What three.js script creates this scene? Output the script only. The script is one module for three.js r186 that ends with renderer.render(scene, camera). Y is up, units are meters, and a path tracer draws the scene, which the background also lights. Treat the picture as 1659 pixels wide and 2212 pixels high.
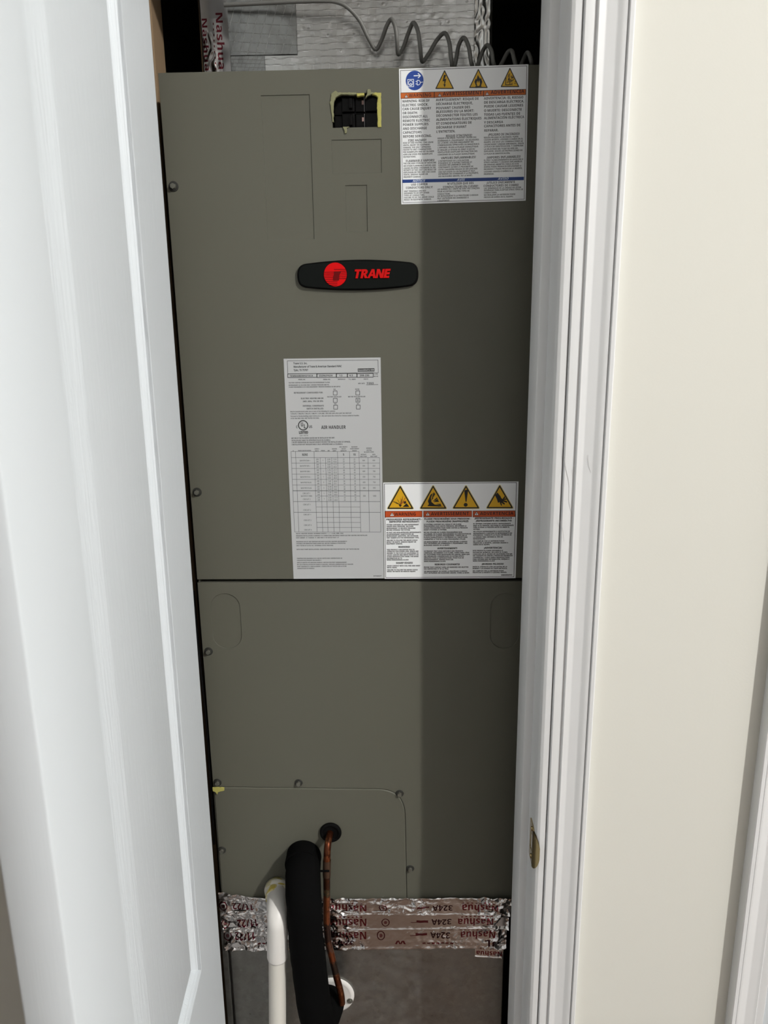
import * as THREE from 'three';
import { RoundedBoxGeometry } from 'three/addons/geometries/RoundedBoxGeometry.js';
import { TextGeometry } from 'three/addons/geometries/TextGeometry.js';
import { FontLoader } from 'three/addons/loaders/FontLoader.js';
import { ImprovedNoise } from 'three/addons/math/ImprovedNoise.js';
import { mergeGeometries, mergeVertices, toCreasedNormals } from 'three/addons/utils/BufferGeometryUtils.js';

// ---------- camera, exposure, light numbers ----------
const scene = new THREE.Scene();
scene.background = new THREE.Color(0x000000);
const camera = new THREE.PerspectiveCamera(67.34, 1659 / 2212, 0.02, 30);
camera.position.set(0.0565, 1.5, 1.0188);
camera.rotation.order = 'YXZ';
camera.focus = 1.1; camera.userData.fStop = 9;
const R = Math.PI / 180;
camera.rotation.set(-14.339 * R, 1.539 * R, -0.774 * R);
const renderer = new THREE.WebGLRenderer({ antialias: true });
renderer.toneMapping = THREE.LinearToneMapping;
renderer.toneMappingExposure = 1.0;
renderer.shadowMap.enabled = true;
const LAMP = { at: [2.73, 3.95, 2.7], power: 47.5, color: [1.0, 0.978, 0.94], radius: 0.06 };

// ---------- helpers ----------
const used = {};
function numbered(name) { const n = used[name] = (used[name] ?? -1) + 1; return n ? name + '_' + String(n).padStart(3, '0') : name; }
function finish(m) { m.castShadow = true; m.receiveShadow = true; return m; }
function thing(name, label, category, at = [0, 0, 0], group) {
  const o = new THREE.Group(); o.name = numbered(name); o.position.set(...at); scene.add(o);
  o.userData = { label, category }; if (group) o.userData.group = group;
  return o;
}
function part(name, geo, mat, parent, label) {
  const m = finish(new THREE.Mesh(Array.isArray(geo) ? merge(geo) : geo, mat)); m.name = name; parent.add(m);
  if (label) m.userData.label = label;
  return m;
}
function struct(name, geo, mat, label) {
  const m = finish(new THREE.Mesh(Array.isArray(geo) ? merge(geo) : geo, mat)); m.name = name; m.userData.kind = 'structure';
  if (label) m.userData.label = label; scene.add(m); return m;
}
function merge(list) {
  return mergeGeometries(list.map((g) => { const n = g.index ? g.toNonIndexed() : g.clone(); for (const k of Object.keys(n.attributes)) if (!['position', 'normal', 'uv'].includes(k)) n.deleteAttribute(k); n.clearGroups(); return n; }));
}
function metric(g) { // uv in metres from the side a face looks to
  const n = g.index ? g.toNonIndexed() : g, p = n.attributes.position, q = n.attributes.normal, uv = new Float32Array(p.count * 2);
  for (let i = 0; i < p.count; i++) {
    const a = [Math.abs(q.getX(i)), Math.abs(q.getY(i)), Math.abs(q.getZ(i))], k = a.indexOf(Math.max(...a));
    uv[2 * i] = k === 0 ? p.getZ(i) : p.getX(i); uv[2 * i + 1] = k === 1 ? p.getZ(i) : p.getY(i);
  }
  n.setAttribute('uv', new THREE.BufferAttribute(uv, 2)); return n;
}
function box(x0, x1, y0, y1, z0, z1, r = 0) {
  const g = r ? new RoundedBoxGeometry(x1 - x0, y1 - y0, z1 - z0, 3, r) : new THREE.BoxGeometry(x1 - x0, y1 - y0, z1 - z0);
  g.translate((x0 + x1) / 2, (y0 + y1) / 2, (z0 + z1) / 2); return metric(g);
}
function seeded(s) { return () => { s = (s + 0x6d2b79f5) | 0; let t = Math.imul(s ^ (s >>> 15), 1 | s); t = (t + Math.imul(t ^ (t >>> 7), 61 | t)) ^ t; return ((t ^ (t >>> 14)) >>> 0) / 4294967296; }; }
const N = new ImprovedNoise(), noise = (x, y, z = 0) => N.noise(x, y, z);
function canvasTex(w, h, draw, srgb = true) {
  const c = document.createElement('canvas'); c.width = w; c.height = h; draw(c.getContext('2d'), w, h);
  const t = new THREE.CanvasTexture(c); if (srgb) t.colorSpace = THREE.SRGBColorSpace; t.anisotropy = 8; return t;
}
function dataTex(n, f, metres) { // grey bump / rough map, value 0..1 from f(u, v), tiled every `metres`
  const d = new Uint8Array(n * n * 4);
  for (let y = 0; y < n; y++) for (let x = 0; x < n; x++) { const v = Math.max(0, Math.min(255, f(x / n, y / n) * 255)), i = (y * n + x) * 4; d[i] = d[i + 1] = d[i + 2] = v; d[i + 3] = 255; }
  const t = new THREE.DataTexture(d, n, n); t.wrapS = t.wrapT = THREE.RepeatWrapping; t.magFilter = THREE.LinearFilter; t.minFilter = THREE.LinearMipmapLinearFilter; t.generateMipmaps = true;
  if (metres) t.repeat.set(1 / metres, 1 / metres); t.needsUpdate = true; return t;
}
function tile(u, v, f) { // seamless 0..1 noise
  const a = u * 2 * Math.PI, b = v * 2 * Math.PI, r = f / (2 * Math.PI);
  return 0.5 + 0.5 * noise(Math.cos(a) * r + 7, Math.sin(a) * r + 3 + Math.cos(b) * r * 1.3, Math.sin(b) * r);
}
function sweep(points, radius, seg = 120, around = 20, closed = false) {
  const c = new THREE.CatmullRomCurve3(points.map((p) => new THREE.Vector3(...p)), closed, 'centripetal');
  return new THREE.TubeGeometry(c, seg, radius, around, closed);
}
function cyl(r0, r1, h, seg, at, dir = 'z') { const g = new THREE.CylinderGeometry(r0, r1, h, seg); if (dir === 'z') g.rotateX(Math.PI / 2); if (dir === 'x') g.rotateZ(Math.PI / 2); return g.translate(...at); }
function profile(pts, y0, y1) { // extrude a closed x-z outline upright
  const s = new THREE.Shape(pts.map(([x, z]) => new THREE.Vector2(x, -z)));
  const g = new THREE.ExtrudeGeometry(s, { depth: y1 - y0, bevelEnabled: false, steps: 1 }); g.rotateX(-Math.PI / 2); g.translate(0, y0, 0);
  return metric(toCreasedNormals(g, 0.6));
}
function arc(cx, cz, r, a0, a1, n) { const o = []; for (let i = 0; i <= n; i++) { const a = (a0 + (a1 - a0) * i / n) * R; o.push([cx + r * Math.cos(a), cz + r * Math.sin(a)]); } return o; }
function sheet(outline, holes, depth, z, bevel = 0) {
  const s = !Array.isArray(outline) ? outline : new THREE.Shape(outline.map((p) => new THREE.Vector2(...p)));
  for (const h of holes) s.holes.push(!Array.isArray(h) ? h : new THREE.Path(h.map((p) => new THREE.Vector2(...p))));
  const g = new THREE.ExtrudeGeometry(s, { depth: depth - bevel, bevelEnabled: bevel > 0, bevelSize: bevel, bevelThickness: bevel, bevelOffset: -bevel, bevelSegments: 3, curveSegments: 16 });
  return g.translate(0, 0, z - depth);   // front face lies at z (plus bevel ring inside)
}
const rect = (x0, x1, y0, y1) => [[x0, y0], [x1, y0], [x1, y1], [x0, y1]];
function pill(cx, cy, w, h, r) { const o = []; for (const [sx, sy, a] of [[1, -1, -90], [1, 1, 0], [-1, 1, 90], [-1, -1, 180]]) for (let i = 0; i <= 12; i++) { const t = (a + i * 7.5) * R; o.push([cx + sx * (w / 2 - r) + r * Math.cos(t), cy + sy * (h / 2 - r) + r * Math.sin(t)]); } return o; }

// ---------- materials ----------
const rgb = (r, g, b) => new THREE.Color().setRGB(r, g, b);
const M = {};
const orange = dataTex(512, (u, v) => 0.5 * tile(u, v, 40) + 0.5 * tile(u, v + 0.37, 90), 0.25);
M.wall = new THREE.MeshStandardMaterial({ color: rgb(0.72, 0.718, 0.66), roughness: 0.75, bumpMap: orange, bumpScale: 0.00008 });
M.hall = new THREE.MeshStandardMaterial({ color: rgb(0.50, 0.51, 0.52), roughness: 0.8 });
M.hallShade = new THREE.MeshStandardMaterial({ color: rgb(0.12, 0.105, 0.085), roughness: 0.7 });  // dark tone chosen to cut bounce light beside the door
M.ceiling = new THREE.MeshStandardMaterial({ color: rgb(0.50, 0.51, 0.52), roughness: 0.9, bumpMap: orange, bumpScale: 0.0004 });
const trimBump = dataTex(256, (u, v) => 0.6 * tile(u, v * 0.2, 30) + 0.4 * tile(u, v, 12), 0.2);
M.trim = new THREE.MeshPhysicalMaterial({ color: rgb(0.735, 0.745, 0.75), roughness: 0.38, bumpMap: trimBump, bumpScale: 0.00012 });
const grain = canvasTex(1024, 1024, (c, w, h) => {
  c.fillStyle = '#808080'; c.fillRect(0, 0, w, h); const r = seeded(11);
  for (let i = 0; i < 5200; i++) { const x = r() * w, y = r() * h, l = 30 + r() * 190, g = 128 + (r() - 0.5) * 110; c.strokeStyle = `rgba(${g},${g},${g},.5)`; c.lineWidth = 0.8 + r() * 1.8;
    for (const dy of [-h, 0, h]) { c.beginPath(); c.moveTo(x, y + dy); c.quadraticCurveTo(x + (r() - 0.5) * 8, y + dy + l / 2, x + (r() - 0.5) * 6, y + dy + l); c.stroke(); } }
}, false);
grain.wrapS = grain.wrapT = THREE.RepeatWrapping; grain.repeat.set(1 / 0.3, 1 / 0.45);
M.door = new THREE.MeshPhysicalMaterial({ color: rgb(0.615, 0.655, 0.685), roughness: 0.42, bumpMap: grain, bumpScale: 0.0010 });
M.doorEdge = M.door.clone(); M.doorEdge.bumpScale = 0.0002;
const peel = dataTex(512, (u, v) => 0.5 * tile(u, v, 160) + 0.5 * tile(u, v + 0.2, 70), 0.12);
M.unit = new THREE.MeshPhysicalMaterial({ color: rgb(0.102, 0.101, 0.079), roughness: 0.5, specularIntensity: 0.5, bumpMap: peel, bumpScale: 0.00004 });
M.unitIn = new THREE.MeshStandardMaterial({ color: rgb(0.05, 0.05, 0.045), roughness: 0.8 });
M.screw = new THREE.MeshStandardMaterial({ color: rgb(0.2, 0.2, 0.17), metalness: 0.7, roughness: 0.42 });
M.washer = new THREE.MeshStandardMaterial({ color: rgb(0.04, 0.04, 0.035), metalness: 0.4, roughness: 0.5 });  // near black paints the shadow ring around each screw head
M.crack = new THREE.MeshStandardMaterial({ color: rgb(0.5, 0.5, 0.49), roughness: 0.8 });
M.blackPlastic = new THREE.MeshPhysicalMaterial({ color: rgb(0.002, 0.002, 0.002), roughness: 0.2, specularIntensity: 0.3 });
M.insulation = new THREE.MeshPhysicalMaterial({ color: rgb(0.003, 0.003, 0.003), roughness: 0.9, specularIntensity: 0.08, bumpMap: peel, bumpScale: 0.0002 });
M.rubber = new THREE.MeshPhysicalMaterial({ color: rgb(0.003, 0.003, 0.003), roughness: 0.7, specularIntensity: 0.12 });
M.foam = new THREE.MeshStandardMaterial({ color: rgb(0.40, 0.37, 0.10), roughness: 0.95, bumpMap: peel, bumpScale: 0.0006 });
M.paleFoam = new THREE.MeshStandardMaterial({ color: rgb(0.20, 0.20, 0.11), roughness: 0.95, bumpMap: peel, bumpScale: 0.0006 });
M.badge = new THREE.MeshPhysicalMaterial({ color: rgb(0.005, 0.0062, 0.0056), roughness: 0.5, specularIntensity: 0.15 });
M.badgeRim = new THREE.MeshPhysicalMaterial({ color: rgb(0.002, 0.002, 0.002), roughness: 0.45, specularIntensity: 0.15 });
M.red = new THREE.MeshPhysicalMaterial({ color: rgb(0.50, 0.003, 0.003), roughness: 0.4, specularIntensity: 0.3 });
M.pvc = new THREE.MeshPhysicalMaterial({ color: rgb(0.72, 0.70, 0.64), roughness: 0.35 });
M.pvcWhite = new THREE.MeshPhysicalMaterial({ color: rgb(0.78, 0.76, 0.73), roughness: 0.4 });
M.brass = new THREE.MeshStandardMaterial({ color: rgb(0.40, 0.31, 0.15), metalness: 1, roughness: 0.2 });
M.cable = new THREE.MeshPhysicalMaterial({ color: rgb(0.13, 0.13, 0.12), roughness: 0.5 });
M.wire = new THREE.MeshStandardMaterial({ color: rgb(0.01, 0.01, 0.01), roughness: 0.5 });
M.stud = new THREE.MeshStandardMaterial({ color: rgb(0.20, 0.135, 0.075), roughness: 0.85, bumpMap: grain, bumpScale: 0.0006 });
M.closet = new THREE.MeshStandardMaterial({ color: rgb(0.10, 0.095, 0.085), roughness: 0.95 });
M.floor = new THREE.MeshPhysicalMaterial({ color: rgb(0.13, 0.08, 0.055), roughness: 0.4, bumpMap: grain, bumpScale: 0.0003 });
M.glintPale = new THREE.MeshStandardMaterial({ color: rgb(0.34, 0.34, 0.34), roughness: 0.5 });  // pale grey of the highlight line painted on the breakers
M.print = new THREE.MeshStandardMaterial({ color: rgb(0.26, 0.17, 0.15), roughness: 0.6 });

// ---------- light: the ceiling lamp of the hall ----------
{
  const t = thing('ceiling_light', 'small round ceiling lamp with a glowing white bulb in the hall', 'lamp', LAMP.at);
  part('ceiling_plate', new THREE.LatheGeometry([[0, 0.12], [0.07, 0.12], [0.072, 0.11], [0.05, 0.095], [0.03, 0.085], [0.022, 0.05], [0, 0.05]].map((p) => new THREE.Vector2(...p)), 40), M.trim, t);
  part('bulb', new THREE.SphereGeometry(LAMP.radius, 32, 20), new THREE.MeshStandardMaterial({ color: 0xffffff, emissive: rgb(...LAMP.color), emissiveIntensity: 6 }), t);
  const l = new THREE.PointLight(rgb(...LAMP.color), LAMP.power, 0, 2); l.castShadow = true; l.shadow.radius = 2.5; l.shadow.mapSize.set(2048, 2048); t.add(l);
}

// ---------- the hall and the closet ----------
const WZ = 0.145, WB = 0.045, H = 4.07, OL = -0.268, OR = 0.246, OH = 2.06;     // wall face, its back, ceiling, rough opening
struct('floor', box(-0.85, 4.6, -0.1, 0, -0.95, 5.6), M.floor);
struct('ceiling', box(-0.85, 4.6, H, H + 0.1, -0.95, 5.6), M.ceiling);
struct('wall_front', [box(-0.85, OL, 0, H, WB, WZ), box(OR, 4.6, 0, H, WB, WZ), box(OL, OR, OH, H, WB, WZ)], M.wall, 'cream painted wall around the closet opening');
struct('wall_left_shade', box(-0.85, -0.75, 0, H, WZ, 5.6), M.hallShade);  // unseen wall, set close and dark to shade the corner behind the door
struct('wall_right', box(4.5, 4.6, 0, H, WZ, 5.6), M.hall);
struct('wall_back', box(-0.75, 4.5, 0, H, 5.5, 5.6), M.hall);
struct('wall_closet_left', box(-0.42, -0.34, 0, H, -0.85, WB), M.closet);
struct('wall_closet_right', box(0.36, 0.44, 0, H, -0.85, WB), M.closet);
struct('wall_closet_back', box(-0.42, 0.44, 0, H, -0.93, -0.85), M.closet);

// jambs: 20 mm boards with a door stop; the right one is in view
const JR = 0.2245, JL = -0.2480;
function jamb(side) {
  const x = side > 0 ? JR : JL, b = side > 0 ? OR : OL, s = -side;   // s points into the opening
  return profile([[x, WB - 0.004], [x + s * 0.0, WB - 0.004], [x, WZ - 0.101], [x + s * 0.011, WZ - 0.101], ...(side > 0 ? arc(x - 0.0085, WZ - 0.0485, 0.0025, 180, 90, 4) : arc(x + 0.0085, WZ - 0.0485, 0.0025, 0, 90, 4)), [x, WZ - 0.046],
    ...(side > 0 ? arc(x + 0.0075, WZ - 0.0005, 0.0075, 180, 90, 9) : arc(x - 0.0075, WZ - 0.0005, 0.0075, 0, 90, 9)), [x - s * 0.0122, WZ + 0.0068], [x - s * 0.0124, WZ + 0.002], [b, WZ + 0.001], [b, WB - 0.004]], 0, OH);
}
struct('trim_1', jamb(1), M.trim, 'white painted right door jamb with its stop');
struct('trim_2', jamb(-1), M.trim);
struct('trim_3', [box(JL, JR, OH - 0.02, OH, WB - 0.004, WZ + 0.001)], M.trim);
// casings: flat, step, cove, step, flat
function casing(x, s, y0 = 0, y1 = 2.1) {
  const p = [[0, 0], [0, 0.0075], [0.0012, 0.009], [0.0122, 0.0092], [0.0127, 0.0116], [0.0137, 0.0124]];
  for (let i = 1; i <= 10; i++) { const t = i / 10; p.push([0.0137 + 0.0215 * t, 0.0124 + 0.0006 * t - 0.0028 * Math.sin(Math.PI * t * 0.8) + 0.0022 * t * t]); }
  p.push([0.0385, 0.0152], [0.0405, 0.0152], [0.0418, 0.0142], [0.0422, 0.0138], [0.0425, 0.0165], [0.0432, 0.0172], [0.0470, 0.0172], [0.0484, 0.0160], [0.0484, 0]);
  return profile(p.map(([a, z]) => [x + s * a, WZ + z]), y0, y1);
}
{ // casing in view, with fine hairline cracks in its paint
  const c = struct('trim_4', casing(0.2386, 1), M.trim, 'white moulded casing right of the closet opening');
  for (const pts of [[[0.2374, 1.3566, 0.1543], [0.2405, 1.3306, 0.1543], [0.2435, 1.3189, 0.1543], [0.2454, 1.3101, 0.1543], [0.2465, 1.2874, 0.1543], [0.2502, 1.2735, 0.1543], [0.2505, 1.2513, 0.1543], [0.2491, 1.2392, 0.1543]],
    [[0.2363, 1.2674, 0.1541], [0.2395, 1.2603, 0.1541], [0.2422, 1.2472, 0.1541], [0.2429, 1.2421, 0.1541]],
    [[0.25, 1.3309, 0.1567], [0.2526, 1.3173, 0.1567], [0.2552, 1.3105, 0.1567]],
    [[0.2647, 1.3444, 0.1565], [0.2663, 1.3329, 0.1565], [0.2697, 1.3213, 0.1565], [0.2715, 1.3125, 0.1565]]]) part('paint_crack', sweep(pts, 0.00015, 24, 6), M.crack, c, 'hairline crack in the white paint');
}
struct('trim_5', casing(-0.2610, -1), M.trim);
struct('trim_6', casing(0.5475, -1), M.trim, 'white casing of the next door at the right edge');
struct('door_2', box(0.5475, 1.31, 0.01, 2.04, WZ - 0.02, WZ + 0.001), M.door);
struct('trim_7', casing(1.31, 1), M.trim);

// the open door, hinged at the left jamb: local x runs from hinge to latch edge, local -z is the face in view
{
  const d = new THREE.Group(); d.name = 'door_1'; d.userData = { kind: 'structure', label: 'white panelled closet door standing open at the left' }; scene.add(d);
  const lean = 0.0038; d.position.set(-0.2 - 1.2 * lean, 0.0, WZ); d.rotation.order = 'YXZ'; d.rotation.set(-lean, (3.788 - 90) * R, 0);
  const W = 0.457, T = 0.035, S = 0.108, top = 2.03, bev = 0.0025;
  const rows = [[0.012, 0.20], [0.53, 0.7275], [1.915, top]];                     // rails
  const strip = (x0, x1, y0, y1, r) => { const g = r ? new RoundedBoxGeometry(x1 - x0, y1 - y0, T, 3, r) : new THREE.BoxGeometry(x1 - x0, y1 - y0, T); g.translate((x0 + x1) / 2, (y0 + y1) / 2, T / 2); return metric(g); };
  part('stile', strip(0, S, 0.012, top), M.door, d); 
  // latch stile with eased edges only on the free side
  const e = []; const q = bev; for (const [cx, cz, a0, a1] of [[W - q, q, -90, 0], [W - q, T - q, 0, 90]]) e.push(...arc(cx, cz, q, a0, a1, 5));
  part('stile', profile([[W - S, 0], ...e, [W - S, T]], 0.012, top), M.doorEdge, d);
  for (const [a, b] of rows) part('rail', strip(S, W - S, a, b), M.door, d);
  const prof = [[0, 0], [0.0012, 0.0004], [0.004, 0.0032], [0.0052, 0.0048], [0.0062, 0.0050], [0.0095, 0.0088], [0.0118, 0.0105], [0.0255, 0.0105], [0.0440, 0.0012], [0.0470, 0.0008]];
  for (const [y0, y1] of [[0.20, 0.53], [0.7275, 1.915]]) {
    const pos = [], x0 = S, x1 = W - S, quad = (a, b, c, e2) => pos.push(...a, ...b, ...c, ...a, ...c, ...e2);
    for (const f of [0, 1]) {
      const zz = (dd) => (f ? T - dd : dd);
      for (let i = 0; i < prof.length; i++) {
        const [t0, d0] = prof[i], last = i === prof.length - 1, [t1, d1] = last ? [0, 0] : prof[i + 1];
        const A = [[x0 + t0, y0 + t0, zz(d0)], [x1 - t0, y0 + t0, zz(d0)], [x1 - t0, y1 - t0, zz(d0)], [x0 + t0, y1 - t0, zz(d0)]];
        if (last) { f ? quad(...A) : quad(A[0], A[3], A[2], A[1]); continue; }
        const B = [[x0 + t1, y0 + t1, zz(d1)], [x1 - t1, y0 + t1, zz(d1)], [x1 - t1, y1 - t1, zz(d1)], [x0 + t1, y1 - t1, zz(d1)]];
        for (let k = 0; k < 4; k++) { const n = (k + 1) % 4; f ? quad(A[k], A[n], B[n], B[k]) : quad(A[k], B[k], B[n], A[n]); }
      }
    }
    const g = new THREE.BufferGeometry(); g.setAttribute('position', new THREE.Float32BufferAttribute(pos, 3)); g.computeVertexNormals();
    part('panel', metric(toCreasedNormals(g, 0.5)), M.door, d);
  }
}

// rough wooden stud inside the closet, left
{
  const t = thing('wooden_stud', 'bare tan wooden stud standing in the closet behind the open door', 'stud', [-0.278, 0, -0.082]);
  part('board', box(-0.040, 0.0235, 0, H - 0.01, -0.024, 0.024, 0.002), M.stud, t);
}

// ---------- the air handler ----------
const top = 1.786, seamTop = 1.1432, seamBot = 1.1384, base = 0.585, UL = -0.2355, UR = 0.2355;
const unit = thing('air_handler', 'tall olive grey air handler cabinet with a dark oval badge and warning stickers', 'air handler', [0, 0, 0]);
{
  part('cabinet', [box(UL + 0.001, UR - 0.001, base, top - 0.002, -0.55, -0.03), box(UL + 0.001, UL + 0.003, base, top - 0.002, -0.03, -0.004), box(UR - 0.003, UR - 0.001, base, top - 0.002, -0.03, -0.004)], M.unit, unit);
  const K = [[-0.1126, -0.0541, 1.5944, 1.7588], [-0.0286, 0.0317, 1.6704, 1.7080], [-0.0131, 0.0131, 1.6025, 1.6561]], HOLE = [-0.0270, 0.0316, 1.7218, 1.7592];
  const gap = 0.0001;
  const upper = part('upper_panel', [sheet(rect(UL, UR, seamTop, top), [rect(...HOLE), ...K.map(([a, b, c, e]) => rect(a - gap, b + gap, c - gap, e + gap))], 0.0015, 0, 0.0005),
    box(UL, UL + 0.0012, seamTop, top, -0.022, -0.001), box(UR - 0.0012, UR, seamTop, top, -0.022, -0.001), box(UL, UR, top - 0.0012, top, -0.022, -0.001), box(UL, UR, seamTop, seamTop + 0.0012, -0.022, -0.001)], M.unit, unit);
  for (const [a, b, c, e] of K) part('knockout', sheet(rect(a, b, c, e), [], 0.0012, -0.0009), M.unit, upper);
  // lower panel, its two pressed hand grips, and the pipe plate
  const ov = [[-0.1983, 1.0800, 0.0415, 0.0835], [0.1979, 1.0788, 0.0400, 0.0830]];
  const plateOutline = (g) => { const o = [[UL + 0.0010, base + 0.002], [0.0574 - g, base + 0.002], [0.0556 - g, 0.7600]]; const q = new THREE.CubicBezierCurve(new THREE.Vector2(0.0556 - g, 0.7600), new THREE.Vector2(0.0552 - g, 0.7920 - g), new THREE.Vector2(0.0440 - g, 0.8085 - g), new THREE.Vector2(0.0130 - g, 0.8090 - g)); o.push(...q.getPoints(16).slice(1).map((p) => [p.x, p.y])); o.push([UL + 0.0010, 0.8118 - g]); return o; };
  const lower = part('lower_panel', [sheet(rect(UL, UR, base, seamBot), [plateOutline(0), ...ov.map(([x, y, w, h]) => pill(x, y, w + 2 * gap, h + 2 * gap, w / 2))], 0.0015, 0, 0.0005),
    box(UL, UL + 0.0012, base, seamBot, -0.022, -0.001), box(UR - 0.0012, UR, base, seamBot, -0.022, -0.001), box(UL, UR, seamBot - 0.0012, seamBot, -0.022, -0.001)], M.unit, unit);
  for (const [x, y, w, h] of ov) part('hand_grip', sheet(pill(x, y, w, h, w / 2 - 0.0002), [], 0.0012, -0.0009), M.unit, lower);
  const plate = part('pipe_plate', sheet(plateOutline(0.0006), [], 0.0035, 0.0012, 0.0016), M.unit, unit);
  // black rubber grommets of the two refrigerant pipes
  for (const [x, y, r] of [[-0.1018, 0.6935, 0.0265], [-0.0590, 0.7349, 0.0165]]) part('grommet', new THREE.TorusGeometry(r - 0.003, 0.0032, 12, 40).translate(x, y, 0.0035), M.rubber, plate);
  part('grommet', cyl(0.0150, 0.0150, 0.003, 32, [-0.0590, 0.7349, 0.0035]), M.rubber, plate);
  // hex washer screws
  for (const [x, y, z] of [[-0.2269, 1.6587, 0], [-0.2261, 1.2694, 0], [-0.2270, 1.0336, 0], [-0.2283, 0.8191, 0], [-0.1053, 0.8186, 0], [0.0468, 0.8007, 0], [-0.2290, 0.7010, 0.0012], [0.0622, 0.6682, 0], [0.2269, 1.6587, 0], [0.2265, 1.2694, 0], [0.2269, 1.0336, 0]]) {
    const s = part('screw', [cyl(0.0058, 0.0063, 0.0010, 28, [x, y, z + 0.0005]), cyl(0.0043, 0.0047, 0.0012, 28, [x, y, z + 0.0016])], M.washer, unit, 'hex head sheet metal screw');
    part('screw_head', cyl(0.0033, 0.0038, 0.0030, 6, [x, y, z + 0.0036]), M.screw, s);
  }
  // yellow foam showing at the plate corner and around the breaker opening
  const rag = (pts, amp, seed) => { const r = seeded(seed), o = []; for (let i = 0; i < pts.length; i++) { const a = pts[i], b = pts[(i + 1) % pts.length], n = Math.max(1, Math.round(Math.hypot(b[0] - a[0], b[1] - a[1]) / 0.0022)); for (let k = 0; k < n; k++) o.push([a[0] + (b[0] - a[0]) * k / n + (r() - 0.5) * amp, a[1] + (b[1] - a[1]) * k / n + (r() - 0.5) * amp]); } return o; };
  part('foam_scrap', sheet(rag([[-0.2356, 0.8062], [-0.232, 0.8055], [-0.2295, 0.8005], [-0.2275, 0.8050], [-0.2180, 0.8078], [-0.2176, 0.8124], [-0.2356, 0.8126]], 0.0008, 5), [], 0.002, 0.0042, 0.0004), M.foam, unit, 'torn yellow foam scrap');
  part('foam_strip', sheet(rag([[0.0278, 1.7215], [0.0322, 1.7213], [0.0324, 1.7590], [0.0240, 1.7596], [0.0215, 1.7575], [0.0265, 1.7562], [0.0284, 1.7540], [0.0272, 1.7470]], 0.0006, 3), [], 0.006, 0.0012, 0.0006), M.foam, unit, 'yellow foam strip');
  part('foam_strip', sheet(rag([[0.0030, 1.7560], [0.0120, 1.7563], [0.0122, 1.7592], [0.0030, 1.7592]], 0.0005, 4), [], 0.006, 0.0006, 0.0006), M.foam, unit, 'yellow foam strip');
  part('foam_strip', sheet(rag([[-0.0272, 1.7285], [-0.0257, 1.7285], [-0.0252, 1.7490], [-0.0225, 1.7545], [-0.0160, 1.7580], [-0.0030, 1.7572], [0.0030, 1.7580], [0.0028, 1.7600], [-0.0190, 1.7604], [-0.0225, 1.7622], [-0.0275, 1.7590], [-0.0285, 1.7510], [-0.0300, 1.7500], [-0.0285, 1.7460]], 0.0008, 6), [], 0.005, 0.0012, 0.0005), M.paleFoam, unit, 'frayed pale foam edge');
  part('foam_strip', sheet(rag([[0.0135, 1.7530], [0.0165, 1.7560], [0.0205, 1.7578], [0.0250, 1.7590], [0.0205, 1.7600], [0.0200, 1.7632], [0.0160, 1.7630], [0.0160, 1.7590]], 0.0008, 8), [], 0.004, 0.0016, 0.0005), M.paleFoam, unit, 'frayed pale foam edge');
  part('foam_strip', sheet(rag([[-0.0145, 1.7222], [-0.0060, 1.7222], [-0.0095, 1.7205], [-0.0100, 1.7150], [-0.0125, 1.7148], [-0.0130, 1.7190]], 0.0006, 9), [], 0.002, 0.0016, 0.0004), M.paleFoam, unit, 'frayed pale foam edge');
  // two black breakers in the opening
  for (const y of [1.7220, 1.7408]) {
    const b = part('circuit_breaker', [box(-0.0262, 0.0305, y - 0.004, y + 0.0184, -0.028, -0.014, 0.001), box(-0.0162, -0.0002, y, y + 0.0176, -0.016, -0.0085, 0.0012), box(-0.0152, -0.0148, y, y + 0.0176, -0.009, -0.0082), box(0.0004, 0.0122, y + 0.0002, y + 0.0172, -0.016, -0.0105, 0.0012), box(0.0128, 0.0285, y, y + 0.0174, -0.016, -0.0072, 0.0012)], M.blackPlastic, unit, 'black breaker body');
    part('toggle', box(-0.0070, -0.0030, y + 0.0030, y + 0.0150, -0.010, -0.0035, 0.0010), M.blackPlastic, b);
    part('print_and_glint', box(0.0113, 0.0118, y + 0.0006, y + 0.0168, -0.0106, -0.0102), M.glintPale, b, 'thin pale line painted as an edge highlight');  // painted highlight of the ridge edge, as a thin pale strip
    part('print_and_glint', box(0.0085, 0.0110, y + 0.0085, y + 0.0130, -0.0106, -0.0101), M.print, b, 'small pale printed mark');
  }
  // dark oval badge with red emblem and raised lettering
  const bs = new THREE.Shape(); const bw = 0.0768, bh = 0.0180, be = 0.0148, br = 0.0125;
  bs.moveTo(-bw + br, -be); bs.quadraticCurveTo(0, -bh * 1.24, bw - br, -be); bs.bezierCurveTo(bw - 0.003, -be + 0.001, bw, -be + 0.006, bw, 0); bs.bezierCurveTo(bw, be - 0.006, bw - 0.003, be - 0.001, bw - br, be); bs.quadraticCurveTo(0, bh * 1.24, -bw + br, be); bs.bezierCurveTo(-bw + 0.003, be - 0.001, -bw, be - 0.006, -bw, 0); bs.bezierCurveTo(-bw, -be + 0.006, -bw + 0.003, -be + 0.001, -bw + br, -be);
  const rim = part('badge', sheet(bs, [], 0.004, 0.004, 0.0012).translate(0, 1.5500, 0), M.badgeRim, unit, 'black oval badge');
  const face = sheet(new THREE.Shape(bs.getPoints(16).map((p) => new THREE.Vector2(p.x * 0.972, p.y * 0.90))), [], 0.001, 0.0056, 0.0004).translate(0, 1.5500, 0);
  part('badge_face', face, M.badge, rim);
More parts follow.
